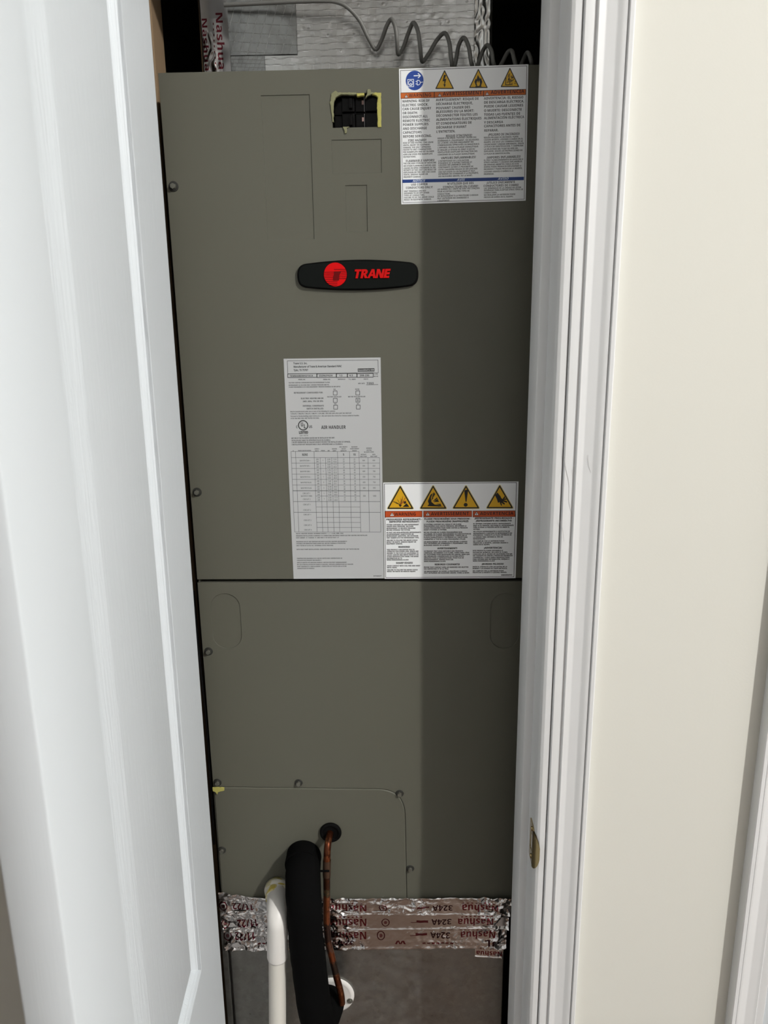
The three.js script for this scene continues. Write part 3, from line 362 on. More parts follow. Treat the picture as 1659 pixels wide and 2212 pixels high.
// rating plate, drawn in the photograph's own measures
sticker('rating_label', 0.1268, 0.3034, [-0.0358, 1.2954, 0.0003], 0.001, [[611.6, 774.4], [821.6, 772.5], [829, 1249], [635.1, 1250.7]], 850, 'tall pale grey printed rating label with a table', (c, f) => {
  c.fillStyle = '#c6c6c6'; c.fillRect(0, 0, 4000, 4000);
  const k = 3, cr = (x, y) => [590 + x / 6.381, 760 + y / 6.381], g = (x, y) => f(...cr(x, y));       // first detail
  poly(c, g, [[190, 120], [1442, 112], [1446, 276], [197, 286]], null, '#222', k);
  for (const [a, b] of [[197, 597], [601, 866], [870, 1018], [1022, 1150], [1154, 1376]]) poly(c, g, [[a, 287], [b, 284], [b, 332], [a, 335]], null, '#181818', 5);
  poly(c, g, [[1163, 222], [1392, 219], [1393, 258], [1163, 260]], '#141414'); say(c, g, 1168, 1388, 240, 20, 'Assembled in USA', { fill: '#e4e4e4' });
  paragraph(c, g, [[274, 468, 152, 'Trane U.S. Inc.'], [276, 942, 195, 'Manufacturer of Trane & American Standard HVAC'], [278, 478, 240, 'Tyler, TX 75707']], 24, { plain: 1, heavy: 1 });
  paragraph(c, g, [[222, 546, 315, 'TEM6A0B30H21SCA'], [626, 818, 313, '232963Y63V'], [906, 952, 312, '1/2'], [1046, 1096, 311, '4.3'], [1190, 1322, 311, '208-230']], 22);
  paragraph(c, g, [[1384, 1440, 292, '1 PH'], [1384, 1444, 322, '60 HZ'], [342, 442, 361, 'MODEL NO.'], [684, 788, 361, 'SERIAL NO.'], [890, 996, 360, 'MOTOR H.P.'], [1040, 1136, 359, 'F.L. AMPS'], [1244, 1306, 358, 'VOLTS']], 16);
  paragraph(c, g, [[208, 782, 403, 'FACTORY SHIPPED CONFIGURATION FOR REFRIGERANT R-410A.'], [210, 772, 435, 'REFRIGERANT 22 OR 410A ONLY. DESIGN PRESSURE 480 PSI.'], [212, 924, 461, 'FLUIDE FRIGORIGÈNE 22 OU 410A UNIQUEMENT. PRESSION NOMINALE DE 480 LB/PO2'], [1168, 1262, 415, 'MFR. DATE:'], [232, 854, 783, 'May be manufactured under one or more of the following U.S. patents:'], [234, 1076, 811, '7,610,672; 7,788,476; 7,744,215; 7,980,917; 7,391,608; 7,507,220; 8,091,670; 8,267,164; D637,627'], [236, 1186, 844, 'Pursuant to Florida Building Code 13-610.2.A.2.1, this unit meets the criteria for a factory sealed air handler.'], [237, 634, 873, 'SCCR: 5kA RMS SYM, UNIT RATED VOLTAGE.']], 15);
  say(c, g, 1284, 1384, 413, 24, '7/2023'); line(c, g, [[1280, 432], [1444, 430]], 3);
  paragraph(c, g, [[280, 684, 535, 'REFRIGERANT CONFIGURED FOR:'], [378, 690, 609, 'ELECTRIC HEATER 208 OR'], [404, 690, 648, '240V, 60Hz, 1PH OR 3PH:'], [404, 696, 708, 'INTERNAL CONDENSATE'], [456, 694, 744, 'SWITCH INSTALLED:']], 20);
  paragraph(c, g, [[828, 860, 490, 'R22'], [1128, 1186, 490, 'R410A'], [740, 938, 588, 'FACTORY INSTALLED'], [1028, 1268, 587, 'MAY BE FIELD INSTALLED'], [834, 872, 681, 'YES'], [1152, 1178, 680, 'NO']], 15);
  for (const [x, y] of [[852, 538], [853, 635], [858, 725], [1163, 538], [1165, 634], [1170, 724]]) poly(c, g, [[x - 26, y - 26], [x + 26, y - 26], [x + 26, y + 26], [x - 26, y + 26]], null, '#222', 4);
  say(c, g, 1155, 1175, 635, 30, 'X');
  { const [x, y] = g(410, 966), r = g(474, 966)[0] - x; c.lineWidth = 8; c.strokeStyle = '#111'; c.beginPath(); c.arc(x, y, r, 0, 7); c.stroke(); }
  say(c, g, 375, 412, 953, 56, 'U'); say(c, g, 414, 448, 978, 56, 'L'); say(c, g, 312, 334, 987, 34, 'C'); say(c, g, 488, 536, 985, 34, 'US'); say(c, g, 350, 480, 1062, 32, 'LISTED', { heavy: 1 }); say(c, g, 362, 478, 1102, 18, 'SA11679', { plain: 1 });
  say(c, g, 660, 998, 994, 44, 'AIR HANDLER');
  paragraph(c, g, [[247, 848, 1139, 'ANY ONE OF THE FOLLOWING HEATERS MAY BE INSTALLED IN THIS UNIT.'], [249, 788, 1169, 'INSTALLER MUST MARK THE APPROPRIATE BLOCK IN COLUMN A.'], [250, 1066, 1196, 'L’UN DES GÉNÉRATEURS DE CHALEUR SUIVANTS PEUVENT ÊTRE INSTALLÉS DANS CET APPAREIL.'], [251, 958, 1226, 'L’INSTALLATEUR DOIT INDIQUER DANS LE BLOC APPROPRIÉ DANS LA COLONNE A.']], 17);
  paragraph(c, g, [[268, 280, 1310, 'A'], [338, 524, 1308, 'TRANE HEATER MODEL'], [568, 632, 1284, 'SUPPLY'], [574, 624, 1312, 'VOLTS'], [656, 712, 1308, 'PHASE'], [748, 776, 1308, 'KW'], [808, 876, 1284, 'HEATER'], [818, 866, 1310, 'AMPS'], [910, 1020, 1258, 'MIN. BRANCH'], [936, 1000, 1284, 'CIRCUIT'], [926, 1010, 1311, 'AMPACITY'], [1076, 1158, 1257, 'MAXIMUM'], [1056, 1182, 1283, 'OVERCURRENT'], [1088, 1148, 1310, 'DEVICE'], [1280, 1356, 1275, 'MINIMUM'], [1284, 1354, 1302, 'HEATING'], [1250, 1386, 1328, 'BLOWER SPEED'], [1204, 1282, 1361, 'WITHOUT'], [1196, 1290, 1387, 'HEAT PUMP'], [1364, 1406, 1361, 'WITH'], [1336, 1432, 1387, 'HEAT PUMP']], 14);
  // table
  const cols = [630.8, 640.3, 680.1, 692.8, 704.2, 717.5, 730.1, 756.1, 776.3, 795.3, 820].map((x) => (x - 623.8) / 201.6);
  const at = (u, y) => { const t = (y - 773.5) / 476; return [611.6 + 23.5 * t + u * (210 - 16.1 * t), y]; };
  const hl = (i, j, y, w = 2) => line(c, f, [at(cols[i], y), at(cols[j], y)], w, '#333'), vl = (i, y0, y1) => line(c, f, [at(cols[i], y0), at(cols[i], y1)], 2.4, '#333');
  for (const [i, j, y, w] of [[0, 8, 966.7], [0, 10, 980], [0, 10, 991.6], [0, 10, 1003.3], [0, 10, 1015.4], [0, 10, 1027], [0, 10, 1039.3], [0, 10, 1051.8, 4.5], [2, 8, 1063.3], [0, 10, 1075.4, 3], [2, 8, 1087.4], [0, 10, 1099.2, 3], [2, 8, 1110.5], [2, 8, 1121.9], [2, 8, 1133.2], [0, 10, 1143.4]]) hl(i, j, y, w || 2.4);
  for (const i of [0, 1, 2, 6, 7, 8]) vl(i, 966.7, 1143.4); for (const i of [3, 4, 5, 9, 10]) vl(i, 980, 1143.4);
  const cell = (i, j, y, h, s, o) => { const u = (cols[i] + cols[j]) / 2, p = at(u, y), w = h * 0.62 * s.length; say(c, f, p[0] - w / 2, p[0] + w / 2, y, h, s, o); };
  cell(1, 2, 973.5, 5, 'NONE'); cell(6, 7, 973.5, 4.6, '5'); cell(7, 8, 973.5, 4.6, '15');
  const rows = [[986, 'BAYHTR1504---', '1', '2.88', '3.84', '13.8', '16.0', '23', '25', '25', '25', '500', '650'], [997.5, 'BAYHTR1505---', '1', '3.60', '4.80', '17.3', '20.0', '27', '30', '30', '30', '500', '650'], [1009.3, 'BAYHTR1508---', '1', '5.76', '7.68', '27.7', '32.0', '40', '45', '40', '45', '600', '700'], [1021.2, 'BAYHTR1510---', '1', '7.20', '9.60', '34.6', '40.0', '49', '55', '50', '60', '650', '750'], [1033.2, 'BAYHTR3510LUG', '3', '7.20', '9.60', '20.0', '23.1', '30', '34', '30', '35', '600', '750'], [1045.5, 'BAYHTR3515LUG', '3', '10.80', '14.40', '30.0', '34.6', '42', '48', '45', '50', '800', '850'], [1057.5, '', '1', '7.20', '9.60', '34.6', '40.0', '49', '55', '50', '60'], [1069.4, '', '1', '3.60', '4.80', '17.3', '20.0', '23', '25', '25', '25']];
  for (const [y, m, ph, ...v] of rows) { const o = { plain: 1 }; if (m) cell(1, 2, y + 0.6, 2.9, m, o); cell(2, 3, y - 2.4, 2.9, '208', o); cell(2, 3, y + 2.6, 2.9, '240', o); cell(3, 4, y, 3, ph, o); for (let q = 0; q < 4; q++) { cell(4 + q, 5 + q, y - 2.4, 2.9, v[2 * q], o); cell(4 + q, 5 + q, y + 2.6, 2.9, v[2 * q + 1], o); } if (v[8]) { cell(8, 9, y, 3, v[8], o); cell(9, 10, y, 3, v[9], o); } }
  cell(8, 9, 1063, 3, '850', { plain: 1 }); cell(9, 10, 1063, 3, '1000', { plain: 1 }); cell(1, 2, 1063.3, 3, 'BAYHTR1517BRK', { plain: 1 });
  for (const [y, s] of [[1057.5, '1'], [1070.3, '2'], [1082, '1'], [1094.3, '2'], [1104.3, '1'], [1117, '2'], [1128, '3'], [1138.5, '4']]) cell(1, 2, y, 3, 'CIRCUIT ' + s, { plain: 1 });
  const h = (x, y) => f(590 + x / 6.381, 1000 + y / 6.381);
  paragraph(c, h, [[316, 970, 938, 'NOTE: HEATER MODEL NUMBER DIGITS "----" = LUG, BRK, PDC'], [316, 1300, 970, 'MINIMUM INSTALLATION CLEARANCE TO COMBUSTIBLE MATERIALS WHEN ELECTRIC HEATERS ARE INSTALLED:'], [317, 908, 998, 'UNIT CABINET - 0", PLENUM - 0", AND FIRST 3\' OF OUTLET DUCT - 0"'], [320, 1024, 1054, 'MAXIMUM OUTLET AIR TEMPERATURE WITH ELECTRIC HEATERS 200 DEGREES F.'], [322, 1004, 1082, 'SUITABLE FOR MANUFACTURED HOME USE. MOTOR THERMALLY PROTECTED.'], [322, 834, 1111, 'UNIT TESTED AT 0.5 IN. W.C. EXTERNAL STATIC PRESSURE.'], [326, 1190, 1167, 'WITH HEAT PUMP INSTALLATIONS, SOME HEATERS ARE SPEED RESTRICTED. SEE *NOTES BELOW.'], [330, 954, 1298, "TEMPÉRATURE MAXIMALE DE L'AIR DE SORTIE AVEC GÉNÉRATEURS DE"], [331, 672, 1326, 'CHALEUR ÉLECTRIQUES 200 DEGRÉS F.'], [333, 1020, 1360, 'EMPLOI ADAPTÉ AUX MAISONS MOBILES. MOTEUR PROTÉGÉ THERMIQUEMENT.'], [334, 1104, 1388, "EN CAS D'INSTALLATION DE POMPE À CHALEUR, CERTAINS GÉNÉRATEURS DE CHALEUR"], [335, 1014, 1416, "SONT SENSIBLES À L'EMPLACEMENT. CONSULTER LES *NOTES SUR LA FICHE"], [337, 576, 1445, 'SIGNALÉTIQUE DU MODÈLE.'], [1382, 1492, 1553, 'D7H6627']], 16);
});

// ---------- foil: duct above, tape and sheet metal below ----------
const crinkle = dataTex(512, (u, v) => { const a = Math.abs(tile(u, v, 26) - 0.5) * 2, b = Math.abs(tile(u + 0.3, v + 0.7, 60) - 0.5) * 2; return 0.6 * a + 0.4 * b; }, 0.08);
{
  const zf = -0.058, dx0 = -0.1940, dx1 = 0.1690, y0 = 1.7862, y1 = 2.6;
  const t = thing('supply_duct', 'square duct of silver foil faced insulation board on top of the air handler', 'duct', [0, 0, 0]);
  const lines = canvasTex(2048, 2048, (c, w, h) => { // raised thread lines of the facing; 0.363 m across
    c.fillStyle = '#707070'; c.fillRect(0, 0, w, h); const r = seeded(4), s = w / 0.363;
    for (let i = 0; i < 900; i++) { const x = r() * w, y = r() * h, q = 10 + r() * 46, g = c.createRadialGradient(x, y, 0, x, y, q), v = r() < 0.5 ? 40 : 190; g.addColorStop(0, `rgba(${v},${v},${v},.42)`); g.addColorStop(1, `rgba(${v},${v},${v},0)`); c.fillStyle = g; c.fillRect(x - q, y - q, 2 * q, 2 * q); }
    for (let y = 8; y < h; y += 0.0074 * s) { c.strokeStyle = 'rgba(250,250,250,.35)'; c.lineWidth = 5; c.beginPath(); c.moveTo(0, y); for (let x = 0; x <= w; x += 32) c.lineTo(x, y + (r() - 0.5) * 7 - x * 0.012); c.stroke(); }
    for (let x = 4; x < w; x += 0.0100 * s) { c.strokeStyle = 'rgba(200,200,200,.05)'; c.lineWidth = 3; c.beginPath(); c.moveTo(x, 0); for (let y = 0; y <= h; y += 40) c.lineTo(x + (r() - 0.5) * 5, y); c.stroke(); }
  }, false); lines.wrapS = lines.wrapT = THREE.RepeatWrapping; lines.repeat.set(1 / 0.363, 1 / 0.363); lines.offset.set(0.535, 0.08);
  const thread = canvasTex(1024, 1024, (c, w, h) => { // paler woven threads showing through the foil
    c.fillStyle = '#b4b4b2'; c.fillRect(0, 0, w, h); const r = seeded(4), sc = w / 0.363;
    for (let i = 0; i < 700; i++) { const x = r() * w, y = r() * h, g = 150 + r() * 80; c.fillStyle = `rgba(${g},${g},${g},.35)`; c.beginPath(); c.ellipse(x, y, 4 + r() * 22, 2 + r() * 5, (r() - .5) * 0.6, 0, 7); c.fill(); }
    for (let y = 4; y < h; y += 0.0074 * sc) for (let x = 0; x < w; x += 20) { c.strokeStyle = `rgba(255,255,255,${0.35 + 0.6 * r()})`; c.lineWidth = 2.2; c.beginPath(); c.moveTo(x, y - x * 0.012 + (r() - .5) * 1.6); c.lineTo(x + 21, y - x * 0.012 + (r() - .5) * 1.6); c.stroke(); }
  }); thread.wrapS = thread.wrapT = THREE.RepeatWrapping; thread.repeat.copy(lines.repeat); thread.offset.copy(lines.offset);
  const foil = new THREE.MeshStandardMaterial({ map: thread, color: rgb(0.92, 0.92, 0.91), metalness: 1, roughness: 0.27, bumpMap: lines, bumpScale: 0.0016 });
  part('duct_board', box(dx0, dx1, y0, y1, -0.42, zf, 0.004), foil, t);
  // foil patch with a slanted thread grid
  const gridTex = canvasTex(1024, 1024, (c, w, h) => {
    c.fillStyle = '#707070'; c.fillRect(0, 0, w, h); const r = seeded(14);
    for (let i = 0; i < 160; i++) { const x = r() * w, y = r() * h, q = 20 + r() * 80, g = c.createRadialGradient(x, y, 0, x, y, q), v = r() < 0.5 ? 50 : 180; g.addColorStop(0, `rgba(${v},${v},${v},.25)`); g.addColorStop(1, `rgba(${v},${v},${v},0)`); c.fillStyle = g; c.fillRect(x - q, y - q, 2 * q, 2 * q); }
    c.strokeStyle = 'rgba(255,255,255,.95)'; c.lineWidth = 7;
    for (let i = -3; i < 11; i++) { const x = i * 128 + 40; c.beginPath(); c.moveTo(x + 330, 0); c.lineTo(x - 30, h); c.stroke(); }
    c.lineWidth = 5; c.strokeStyle = 'rgba(235,235,235,.7)';
    for (let i = 0; i < 9; i++) { const y = i * 128 - 60; c.beginPath(); c.moveTo(0, y); c.lineTo(w, y + 70); c.stroke(); }
  }, false);
  const gridMap = canvasTex(1024, 1024, (c, w, h) => {
    c.fillStyle = '#b0b0ae'; c.fillRect(0, 0, w, h); const r = seeded(15);
    for (let i = 0; i < 240; i++) { const g = 150 + r() * 60; c.fillStyle = `rgba(${g},${g},${g},.25)`; c.beginPath(); c.ellipse(r() * w, r() * h, 8 + r() * 60, 6 + r() * 40, r() * 3, 0, 7); c.fill(); }
    const dash = (x0, y0, x1, y1, lw) => { for (let k = 0; k < 40; k++) { c.strokeStyle = `rgba(255,255,250,${0.3 + 0.7 * r()})`; c.lineWidth = lw; c.beginPath(); c.moveTo(x0 + (x1 - x0) * k / 40, y0 + (y1 - y0) * k / 40); c.lineTo(x0 + (x1 - x0) * (k + 1.05) / 40, y0 + (y1 - y0) * (k + 1.05) / 40); c.stroke(); } };
    for (let i = -3; i < 11; i++) { const x = i * 128 + 40; dash(x + 330, 0, x - 30, h, 6); }
    for (let i = 0; i < 9; i++) { const y = i * 128 - 60; dash(0, y, w, y + 70, 4); }
  });
  const patchFoil = new THREE.MeshStandardMaterial({ color: rgb(0.50, 0.505, 0.50), metalness: 1, roughness: 0.26, map: gridMap, bumpMap: gridTex, bumpScale: 0.0006 });
  const flap = (x0, x1, ya, yb, z) => { const g = new THREE.PlaneGeometry(x1 - x0, yb - ya, 40, 30), p = g.attributes.position; for (let i = 0; i < p.count; i++) { const x = p.getX(i), y = p.getY(i); p.setZ(i, 0.0006 * noise(x * 60, y * 60, x0 * 9) + 0.0002); } g.computeVertexNormals(); return g.translate((x0 + x1) / 2, (ya + yb) / 2, z); };
  part('foil_patch', flap(-0.1605, -0.1150, y0 + 0.002, 1.8225, zf + 0.0008), patchFoil, t, 'lower foil patch with slanted threads');
  part('foil_patch', flap(-0.1585, -0.0735, 1.8195, 1.905, zf + 0.0022), patchFoil, t, 'foil patch with slanted thread grid');
  // printed tape down the left corner
  const vt = canvasTex(512, 1024, (c, w, h) => {
    c.fillStyle = '#ffffff'; c.fillRect(0, 0, w, h); c.fillStyle = '#7d1f2c';
    const down = (x, y, len, hgt, s, col) => { c.save(); c.translate(x, y); c.rotate(Math.PI / 2); c.font = 'bold ' + hgt / 0.72 + 'px sans-serif'; c.fillStyle = col; c.scale(len / c.measureText(s).width, 1); c.fillText(s, 0, 0); c.restore(); };
    down(300, 372, 520, 118, 'Nashua', '#a04a56'); down(60, 420, 480, 90, 'Nashua', '#8c3c48');
    c.strokeStyle = '#4a1a22'; c.lineWidth = 8; for (const [x, y] of [[330, 60], [92, 190]]) { c.beginPath(); c.arc(x, y, 36, 0, 7); c.stroke(); c.beginPath(); c.arc(x, y, 15, 0, 7); c.stroke(); }
    for (let i = 0; i < 9; i++) { c.fillRect(246, 470 + i * 50, 14, 20); } c.fillStyle = 'rgba(110,20,34,.8)'; c.fillRect(236, 0, 60, 120);
  });
  const g = new THREE.PlaneGeometry(0.038, 0.13, 60, 160), p = g.attributes.position;
  for (let i = 0; i < p.count; i++) { const x = p.getX(i), y = p.getY(i), k = Math.max(0, 1 - Math.abs(x + 0.004) / 0.012) * Math.max(0, Math.min(1, (-y) / 0.02)); p.setZ(i, 0.0050 * k * (0.5 - Math.abs(noise(x * 90, y * 55, 3))) + 0.0010 * noise(x * 45, y * 40, 1) * (y < 0.01 ? 1 : 0.3) - 0.004 * Math.max(0, (-x - 0.015) / 0.004) ** 2); }
  g.computeVertexNormals();
  part('corner_tape', g.translate(-0.1770, 1.8512, zf + 0.0022), new THREE.MeshStandardMaterial({ map: vt, color: rgb(0.25, 0.24, 0.23), metalness: 1, roughness: 0.2, side: THREE.DoubleSide }), t, 'foil tape with dark red lettering down the corner');
  // crumpled plain tape on the right corner
  const g2 = new THREE.PlaneGeometry(0.022, 0.13, 40, 160), q = g2.attributes.position;
  for (let i = 0; i < q.count; i++) { const x = q.getX(i), y = q.getY(i); q.setZ(i, 0.0035 * (0.4 - Math.abs(noise(x * 130, y * 70, 8))) - 0.003 * Math.max(0, (x - 0.007) / 0.004) ** 2); }
  g2.computeVertexNormals(); part('corner_tape', g2.translate(0.1590, 1.8512, zf + 0.0026), new THREE.MeshStandardMaterial({ color: rgb(0.62, 0.62, 0.6), metalness: 1, roughness: 0.3, side: THREE.DoubleSide }), t, 'crumpled plain foil tape');
}
// gray coiled thermostat cable lying before the duct
{
  const pts = [[-0.16, 1.872, -0.045], [-0.0413, 1.8687, -0.03], [-0.0245, 1.8678, -0.03], [-0.0107, 1.8631, -0.03], [0.0056, 1.8496, -0.035], [0.0174, 1.8293, -0.04], [0.0256, 1.8194, -0.045], [0.0327, 1.8274, -0.04], [0.0399, 1.8407, -0.03], [0.0451, 1.8454, -0.025], [0.0495, 1.8373, -0.02], [0.0522, 1.8198, -0.02], [0.0531, 1.8093, -0.03], [0.0589, 1.8182, -0.04], [0.0652, 1.8333, -0.04], [0.0714, 1.8426, -0.03], [0.0767, 1.8318, -0.02], [0.08, 1.8112, -0.018], [0.0825, 1.8006, -0.03], [0.0902, 1.811, -0.04], [0.1015, 1.8275, -0.04], [0.1095, 1.8308, -0.03], [0.1146, 1.8186, -0.02], [0.1175, 1.7970, -0.018], [0.1205, 1.7895, -0.03], [0.1244, 1.8041, -0.04], [0.1279, 1.8204, -0.035], [0.1325, 1.8253, -0.03], [0.138, 1.8131, -0.02], [0.1415, 1.7950, -0.018], [0.1461, 1.7890, -0.03], [0.1513, 1.7985, -0.04], [0.1578, 1.8147, -0.04], [0.1619, 1.8167, -0.03], [0.166, 1.8066, -0.02], [0.1683, 1.7935, -0.018], [0.1744, 1.7888, -0.03], [0.1815, 1.8004, -0.04], [0.1879, 1.8106, -0.035], [0.1912, 1.81, -0.03], [0.1929, 1.7995, -0.02], [0.1955, 1.7910, -0.02], [0.2005, 1.7888, -0.03], [0.2059, 1.8, -0.04], [0.2103, 1.8076, -0.03], [0.2136, 1.7966, -0.02], [0.2172, 1.7895, -0.03], [0.2246, 1.7890, -0.04], [0.2298, 1.7979, -0.04], [0.2345, 1.8005, -0.035]];
  const t = thing('coiled_cable', 'grey coiled cable winding along the top of the air handler before the foil duct', 'cable', [0, 0, 0]);
  part('cable_jacket', sweep(pts, 0.0025, 520, 12), M.cable, t);
}

// galvanised return box below the unit
{
  const px0 = -0.2376, px1 = 0.2112, pt = 0.583;
  const spangle = canvasTex(1024, 1024, (c, w, h) => { const r = seeded(9); c.fillStyle = '#b4b4b0'; c.fillRect(0, 0, w, h); for (let i = 0; i < 2600; i++) { const x = r() * w, y = r() * h, s = 6 + r() * 26, g = 150 + r() * 60, n = 3 + (r() * 4 | 0); c.fillStyle = `rgba(${g},${g},${g - 4},.22)`; c.beginPath(); for (let k = 0; k < n; k++) { const a = k / n * 6.28 + r() * 0.6, q = s * (0.6 + r() * 0.5); k ? c.lineTo(x + Math.cos(a) * q, y + Math.sin(a) * q) : c.moveTo(x + Math.cos(a) * q, y + Math.sin(a) * q); } c.fill(); } });
  spangle.wrapS = spangle.wrapT = THREE.RepeatWrapping; spangle.repeat.set(1 / 0.3, 1 / 0.3);
  const rough = dataTex(512, (u, v) => 0.55 + 0.35 * (tile(u, v, 14) - 0.5) + 0.3 * (tile(u + 0.4, v, 50) - 0.5), 0.3);
  const galv = new THREE.MeshStandardMaterial({ map: spangle, color: rgb(0.66, 0.66, 0.65), metalness: 0.92, roughness: 0.75, roughnessMap: rough });
  const t = thing('return_plenum', 'plain galvanised sheet metal box carrying the air handler', 'plenum', [0, 0, 0]);
  part('metal_box', box(px0 + 0.0085, px1, 0.002, pt, -0.53, -0.001, 0.0015), galv, t);
  part('corner_flange', [box(px0 - 0.0040, px0 + 0.0048, 0.002, pt, -0.0120, -0.001, 0.0005), box(px0 - 0.0040, px0 + 0.0090, 0.002, pt, -0.0200, -0.0125)], galv, t);
  // white flange on its face with one hex screw
  const fl = thing('pipe_flange', 'round white plastic pipe flange screwed to the metal box behind the black pipe', 'flange', [-0.0640, 0.4262, -0.001]);
  part('ring', new THREE.LatheGeometry([[0.008, 0], [0.0335, 0], [0.0340, 0.001], [0.0335, 0.0028], [0.0300, 0.0042], [0.0275, 0.0044], [0.0262, 0.0036], [0.008, 0.0036]].map((p) => new THREE.Vector2(...p)), 56).rotateX(Math.PI / 2), M.pvcWhite, fl);
  part('screw', [cyl(0.0030, 0.0036, 0.0034, 6, [0.0270, -0.0085, 0.0058]), cyl(0.0044, 0.0046, 0.001, 24, [0.0270, -0.0085, 0.0048])], M.screw, fl, 'dark hex screw');
}
// printed foil tape strips
const printTex = (seed, row2) => canvasTex(2048, 192, (c, w, h) => {
  c.fillStyle = '#ffffff'; c.fillRect(0, 0, w, h);
  const X = (px) => (px - 487) / 614 * w, up = (px0, px1, y, hg, s, col, o = '') => { c.save(); c.translate(X(px1), y - hg / 2); c.rotate(Math.PI); c.font = o + 'bold ' + hg / 0.74 + 'px sans-serif'; c.fillStyle = col; c.scale((X(px1) - X(px0)) / c.measureText(s).width, 1); c.fillText(s, 0, hg * 0 + 0); c.restore(); };
  const red = '#96424e', dark = '#4c2c36', y = row2 ? 78 : 116, hg = row2 ? 66 : 78, s = seed * 3;
  for (const [a, b] of [[998 + s, 1076 + s], [718, 800]]) up(a, b, y, hg, 'Nashua', red);
  up(937, 980, y, hg * 0.8, '324A', dark); up(655 - s, 700 - s, y, hg * 0.8, '324A', dark); up(514 - s, 560 - s, y, hg * 0.95, '11/22', '#6e1c2c');
  c.fillStyle = 'rgba(120,30,44,.75)'; c.fillRect(X(905), y - 20, X(930) - X(905), 22); c.fillRect(X(893), y - 2, X(930) - X(893), 6);
  c.strokeStyle = '#6e2030'; c.lineWidth = 7; for (const px of [833 - s, 495]) { c.beginPath(); c.ellipse(X(px), y, 26, 36, 0, 0, 7); c.stroke(); c.beginPath(); c.ellipse(X(px), y, 12, 16, 0, 0, 7); c.fillStyle = 'rgba(120,30,44,.6)'; c.fill(); }
  c.fillStyle = red; for (const px of [1000, 722]) for (let i = 0; i < 8; i++) c.fillRect(X(px + i * 9), y - hg / 2 - 22, 14, 10);
  if (row2) { c.fillStyle = 'rgba(120,30,36,.8)'; for (const px of [980, 760, 620]) for (let i = 0; i < 7; i++) c.fillRect(X(px - i * 10), 138, 22, 12); up(1054, 1088, 150, 48, 'UL', dark); up(860, 884, 142, 40, 'w', red); up(728, 772, 140, 40, '324A', dark); }
});
function tapeStrip(label, topE, botE, x0, x1, z, tex, crush, seed) {
  const nx = 420, ny = 44, g = new THREE.PlaneGeometry(1, 1, nx, ny), p = g.attributes.position, L = (tab, x) => { let i = 0; while (i < tab.length - 2 && x > tab[i + 1][0]) i++; const [a, b] = [tab[i], tab[i + 1]], t = Math.max(0, Math.min(1, (x - a[0]) / (b[0] - a[0]))); return a[1] + (b[1] - a[1]) * t; };
  for (let i = 0; i < p.count; i++) {
    const u = p.getX(i) + 0.5, v = p.getY(i) + 0.5, x = x0 + (x1 - x0) * u, yt = L(topE, x) + 0.0012 * noise(x * 130, seed, 1), yb = L(botE, x) + 0.0010 * noise(x * 110, seed, 9), y = yb + (yt - yb) * v;
    const m = L(crush, x), rid = (f, s) => 0.5 - Math.abs(noise(x * f, y * f * 1.3, seed + s)) * 2;
    let zz = m * (0.0042 * rid(36, 0) + 0.0020 * rid(85, 4) + 0.0006 * rid(200, 7)) + 0.0004 * noise(x * 22, y * 50, seed) + 0.0002 * noise(x * 130, y * 130, seed);
    zz += 0.0012 * Math.exp(-(((v - 0.02) / 0.06) ** 2)) + 0.0011 * Math.exp(-(((v - 0.93) / 0.07) ** 2));
    p.setXYZ(i, x, y, z + Math.max(-0.0012, zz));
  }
  g.computeVertexNormals();
  const t = thing('foil_tape', label, 'tape', [0, 0, 0], 'printed foil tape strips at the foot of the air handler');
  part('foil_strip', g, new THREE.MeshStandardMaterial({ map: tex, color: rgb(0.66, 0.64, 0.63), metalness: 1, roughness: 0.2, side: THREE.DoubleSide }), t);
}
tapeStrip('topmost printed foil tape strip along the bottom edge of the grey cabinet', [[-0.2385, 0.6275], [-0.1758, 0.6166], [-0.14, 0.6150], [-0.0588, 0.6166], [0.2215, 0.6202]], [[-0.2385, 0.586], [0.22, 0.588]], -0.2385, 0.2190, 0.0050, printTex(0, false), [[-0.24, 1], [-0.2, 0.7], [-0.17, 0.12], [-0.13, 0.3], [-0.09, 0.9], [-0.05, 1], [-0.01, 0.35], [0.03, 0.7], [0.08, 0.75], [0.12, 0.2], [0.16, 0.35], [0.2, 1.3], [0.23, 1.6]], 2.3);
tapeStrip('middle printed foil tape strip, smooth, between two others below the cabinet', [[-0.2365, 0.592], [0.22, 0.5935]], [[-0.2365, 0.552], [0.22, 0.5615]], -0.2372, 0.2165, 0.0038, printTex(-2, false), [[-0.24, 1.1], [-0.2, 0.5], [-0.14, 0.3], [-0.09, 0.9], [-0.04, 0.5], [0.0, 0.08], [0.12, 0.1], [0.17, 0.3], [0.2, 1.2], [0.23, 1.4]], 5.9);
tapeStrip('lowest long foil tape strip with two rows of print, joined to the metal box', [[-0.2365, 0.560], [0.22, 0.5660]], [[-0.2345, 0.5150], [-0.12, 0.5175], [0.2120, 0.5235]], -0.2360, 0.2138, 0.0028, printTex(1, true), [[-0.24, 1.2], [-0.17, 1.0], [-0.08, 0.9], [-0.03, 0.6], [0.0, 0.14], [0.05, 0.15], [0.1, 0.5], [0.135, 0.6], [0.16, 0.2], [0.2, 1.0], [0.23, 1.3]], 9.1);
